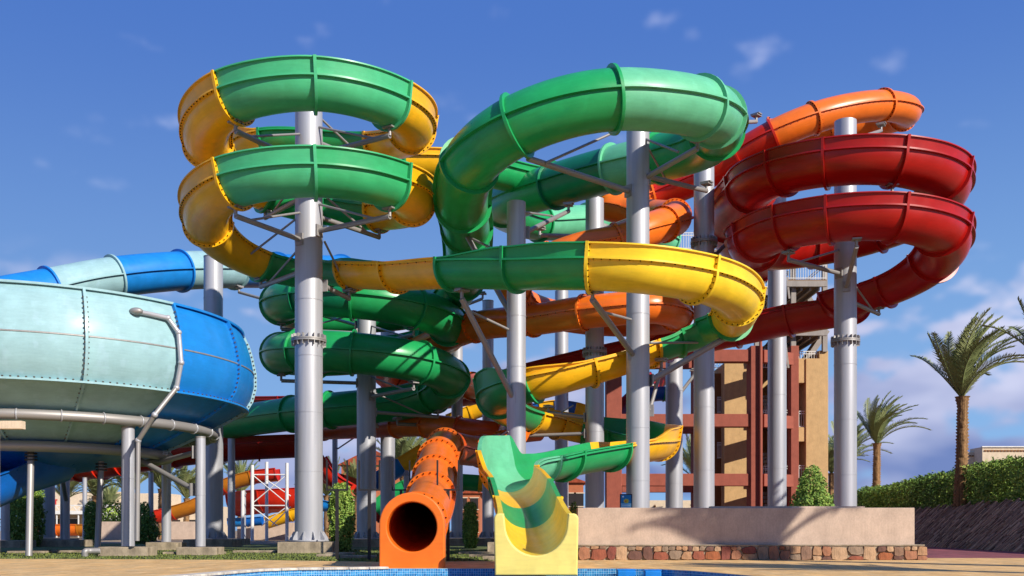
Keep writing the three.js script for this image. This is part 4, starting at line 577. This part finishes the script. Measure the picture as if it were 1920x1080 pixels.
shrub('round_bush', 'dense dark green bush behind the garden wall left of the rightmost column', 'bush', P(1522, 33, 0), 0.86, H_(872, 33), 0.8, 'cone', 16000, 0.05);
shrub('climbing_shrub', 'narrow leafy shrub behind the black sign posts', 'shrub', P(640, 38, 0.05), 0.5, H_(908, 38), 0.5, 'column', 9000, 0.05);
shrub('climbing_shrub', 'clipped narrow shrub right of the orange tube', 'shrub', P(882, 46, 0), 0.36, H_(941, 46), 0.36, 'column', 6000, 0.05);
shrub('climbing_shrub', 'tall dark shrub under the blue chute at left', 'shrub', P(45, 50, 0), 0.95, H_(902, 50), 0.9, 'column', 12000, 0.07);
shrub('climbing_shrub', 'small upright shrub beside the thin pole under the bowl', 'shrub', P(172, 56, 0), 0.42, H_(940, 56), 0.42, 'column', 5000, 0.06);
shrub('bush', 'low shrub beside the white pipe under the bowl', 'bush', P(272, 60, 0), 0.8, H_(940, 60), 0.8, 'cone', 5000, 0.08);
shrub('bush', 'dark bush just left of the garden wall', 'bush', P(1076, 40, 0), 0.35, H_(940, 40), 0.4, 'cone', 4000, 0.05);
shrub('bush', 'dry brown-leaved bush behind the far low wall', 'bush', P(212, 100, 0), 3.2, H_(938, 100), 1.5, 'cone', 5000, 0.14);
shrub('bush', 'green bush glimpsed between the tower columns', 'bush', P(1226, 80, 0), 0.6, H_(978, 80) + 0.6, 0.6, 'cone', 2500, 0.08);

// palms: ringed trunk and feathered fronds bent by the wind
const frondM = ['#7d8752', '#6a7646', '#8f9560'].map(leafMat), trunkTex = tex(128, 256, (u, v) => { const k = 0.72 + 0.3 * tn(u, v, 9, 4, 91); return [k, k * 0.95, k * 0.88]; }); trunkTex.repeat.set(2, 0.8);
const trunkM = new THREE.MeshStandardMaterial({ color: '#b8946c', map: trunkTex, roughness: 1, bumpMap: trunkTex, bumpScale: 0.03 });
function palmParts(H, r, L, nF, wind, up) {
  const parts = []; const prof = []; const k = Math.round(H / 0.16); for (let i = 0; i <= k; i++) { const t = i / k, R = r * (1.12 - 0.24 * t + (t > 0.93 ? (t - 0.93) * 3.2 : 0)); prof.push(new THREE.Vector2(R * 0.9, t * H), new THREE.Vector2(R * 1.14, t * H + H / k * 0.7)); }
  const trunk = new THREE.LatheGeometry(prof, 14); const tp = trunk.attributes.position; for (let i = 0; i < tp.count; i++) { const y = tp.getY(i); const j = 1 + 0.11 * n3(tp.getX(i) * 5, y * 3.2, tp.getZ(i) * 5); tp.setX(i, tp.getX(i) * j + 0.12 * Math.sin(y * 0.35)); tp.setZ(i, tp.getZ(i) * j); } trunk.computeVertexNormals();
  parts.push(['trunk', trunk, trunkM]);
  const crownX = 0.12 * Math.sin(H * 0.35);
  for (let f = 0; f < nF; f++) {
    const az = f * 2.39996 + rr(-0.2, 0.2), t = f / nF, el0 = mix(1.52, 0.86, Math.pow(t, 1.5)) * up + rr(-0.1, 0.1), len = L * rr(0.82, 1.05); const P0 = V(crownX, H, 0); const dir = V(Math.cos(az) * Math.cos(el0), Math.sin(el0), Math.sin(az) * Math.cos(el0)); const pts = [], n = 16; let p = P0.clone(), d = dir.clone();
    for (let i = 0; i <= n; i++) { pts.push(p.clone()); p = p.clone().addScaledVector(d, len / n); d.add(V(wind[0] * 0.11, -0.022 - 0.035 * t * t - 0.004 * i, wind[1] * 0.11)).normalize(); }
    const pos = []; const c = new THREE.CatmullRomCurve3(pts); const m = 62;
    for (let i = 4; i <= m; i++) { const u = i / m, q = c.getPoint(u), T = c.getTangent(u); const sd = T.clone().cross(V(0, 1, 0)).normalize(), N = sd.clone().cross(T); const ll = L * 0.135 * Math.sin(Math.PI * clamp(0.16 + u * 0.80)) * rr(0.85, 1.15) + 0.08; for (const s of [-1, 1]) { const e = q.clone().addScaledVector(sd, s * ll * 0.72).addScaledVector(T, ll * 0.62).addScaledVector(N, ll * rr(0.1, 0.4)).add(V(wind[0] * 0.05 * ll, -0.12 * ll, 0)); const w = T.clone().multiplyScalar(0.017 * L / 3); const a = q.clone().add(w), b = q.clone().sub(w), mid = q.clone().lerp(e, 0.5); const m1 = mid.clone().add(w.clone().multiplyScalar(1.2)), m2 = mid.clone().sub(w.clone().multiplyScalar(1.2)); for (const v of [a, b, m1, b, m2, m1, m1, m2, e]) pos.push(v.x, v.y, v.z); } }
    const g = new THREE.BufferGeometry(); g.setAttribute('position', new THREE.Float32BufferAttribute(pos, 3)); g.computeVertexNormals(); const rach = clean(new THREE.TubeGeometry(c, 14, 0.025 * L / 3, 4)); rach.deleteAttribute('uv'); parts.push(['frond', mergeGeometries([g, rach], false), frondM[f % 3]]);
  }
  return parts;
}
function palm(label, pos, parts, turn = 0, s = 1) { const o = thing('palm_tree', label, 'palm tree', pos, 'date palms'); o.rotation.y = turn; o.scale.setScalar(s); for (const [nm, g, m] of parts) mesh(nm, g, m, o); return o; }
const tall = palmParts(5.3, 0.28, 4.5, 34, [0.36, 0.08], 1), mid = palmParts(4.9, 0.27, 3.9, 30, [0.4, 0], 1), bushy = palmParts(4.2, 0.3, 4.0, 40, [0.25, 0.1], 0.9);
palm('tall palm with a thick trunk standing before the hedge on the right', P(1800, 50, 2.0), tall);
palm('smaller palm right of the rightmost column', P(1641, 72, 2.0), mid);
palm('palm half hidden behind the rightmost column', P(1588, 80, 1.0), mid, 0.5, 1.02);
palm('palm behind the right side of the stair tower', P(1556, 84, 0.8), mid, -0.4, 0.95);
palm('palm whose fronds reach in at the right edge of the picture', P(1975, 41, 2.0), tall, 0.3, 0.95);
palm('palm behind the frame openings of the stair tower', P(1310, 92, 0), bushy, 1, 1.2);
[[120, 96, 1.05, 'far palm left of the thin column under the bowl'], [178, 100, 1.2, 'far bushy palm in the middle under the bowl'], [246, 98, 1.25, 'far palm right behind the white pipe'], [303, 92, 1.3, 'far palm with a reddish trunk beside the rear bowl column'], [348, 102, 1.15, 'far palm left of the rear grey column'], [452, 104, 1.3, 'far palm behind the low red slide right of the rear column'], [614, 104, 1.25, 'far palm right of the tallest left column'], [668, 106, 1.25, 'far palm left of the lower coil column'], [756, 84, 1.5, 'far palm with drooping fronds left of the orange tube'], [205, 118, 1.0, 'small far palm above the low white pool house']].forEach(([px, D, s, l], i) => palm(l, P(px, D, 0), bushy, i * 1.7, s * 0.82));
// palms out of view to the right, placed so their shadows fall on the wall and the deck
palm('palm out of view beside the pool, casting its shadow on the pale wall', V(17.2, 0, -17.2), tall, 1.1, 1.55);
palm('palm out of view beside the pool, casting its shadow across the deck', V(15.5, 0, -13.5), mid, 2.2, 1.0);
renderer.render(scene, camera);
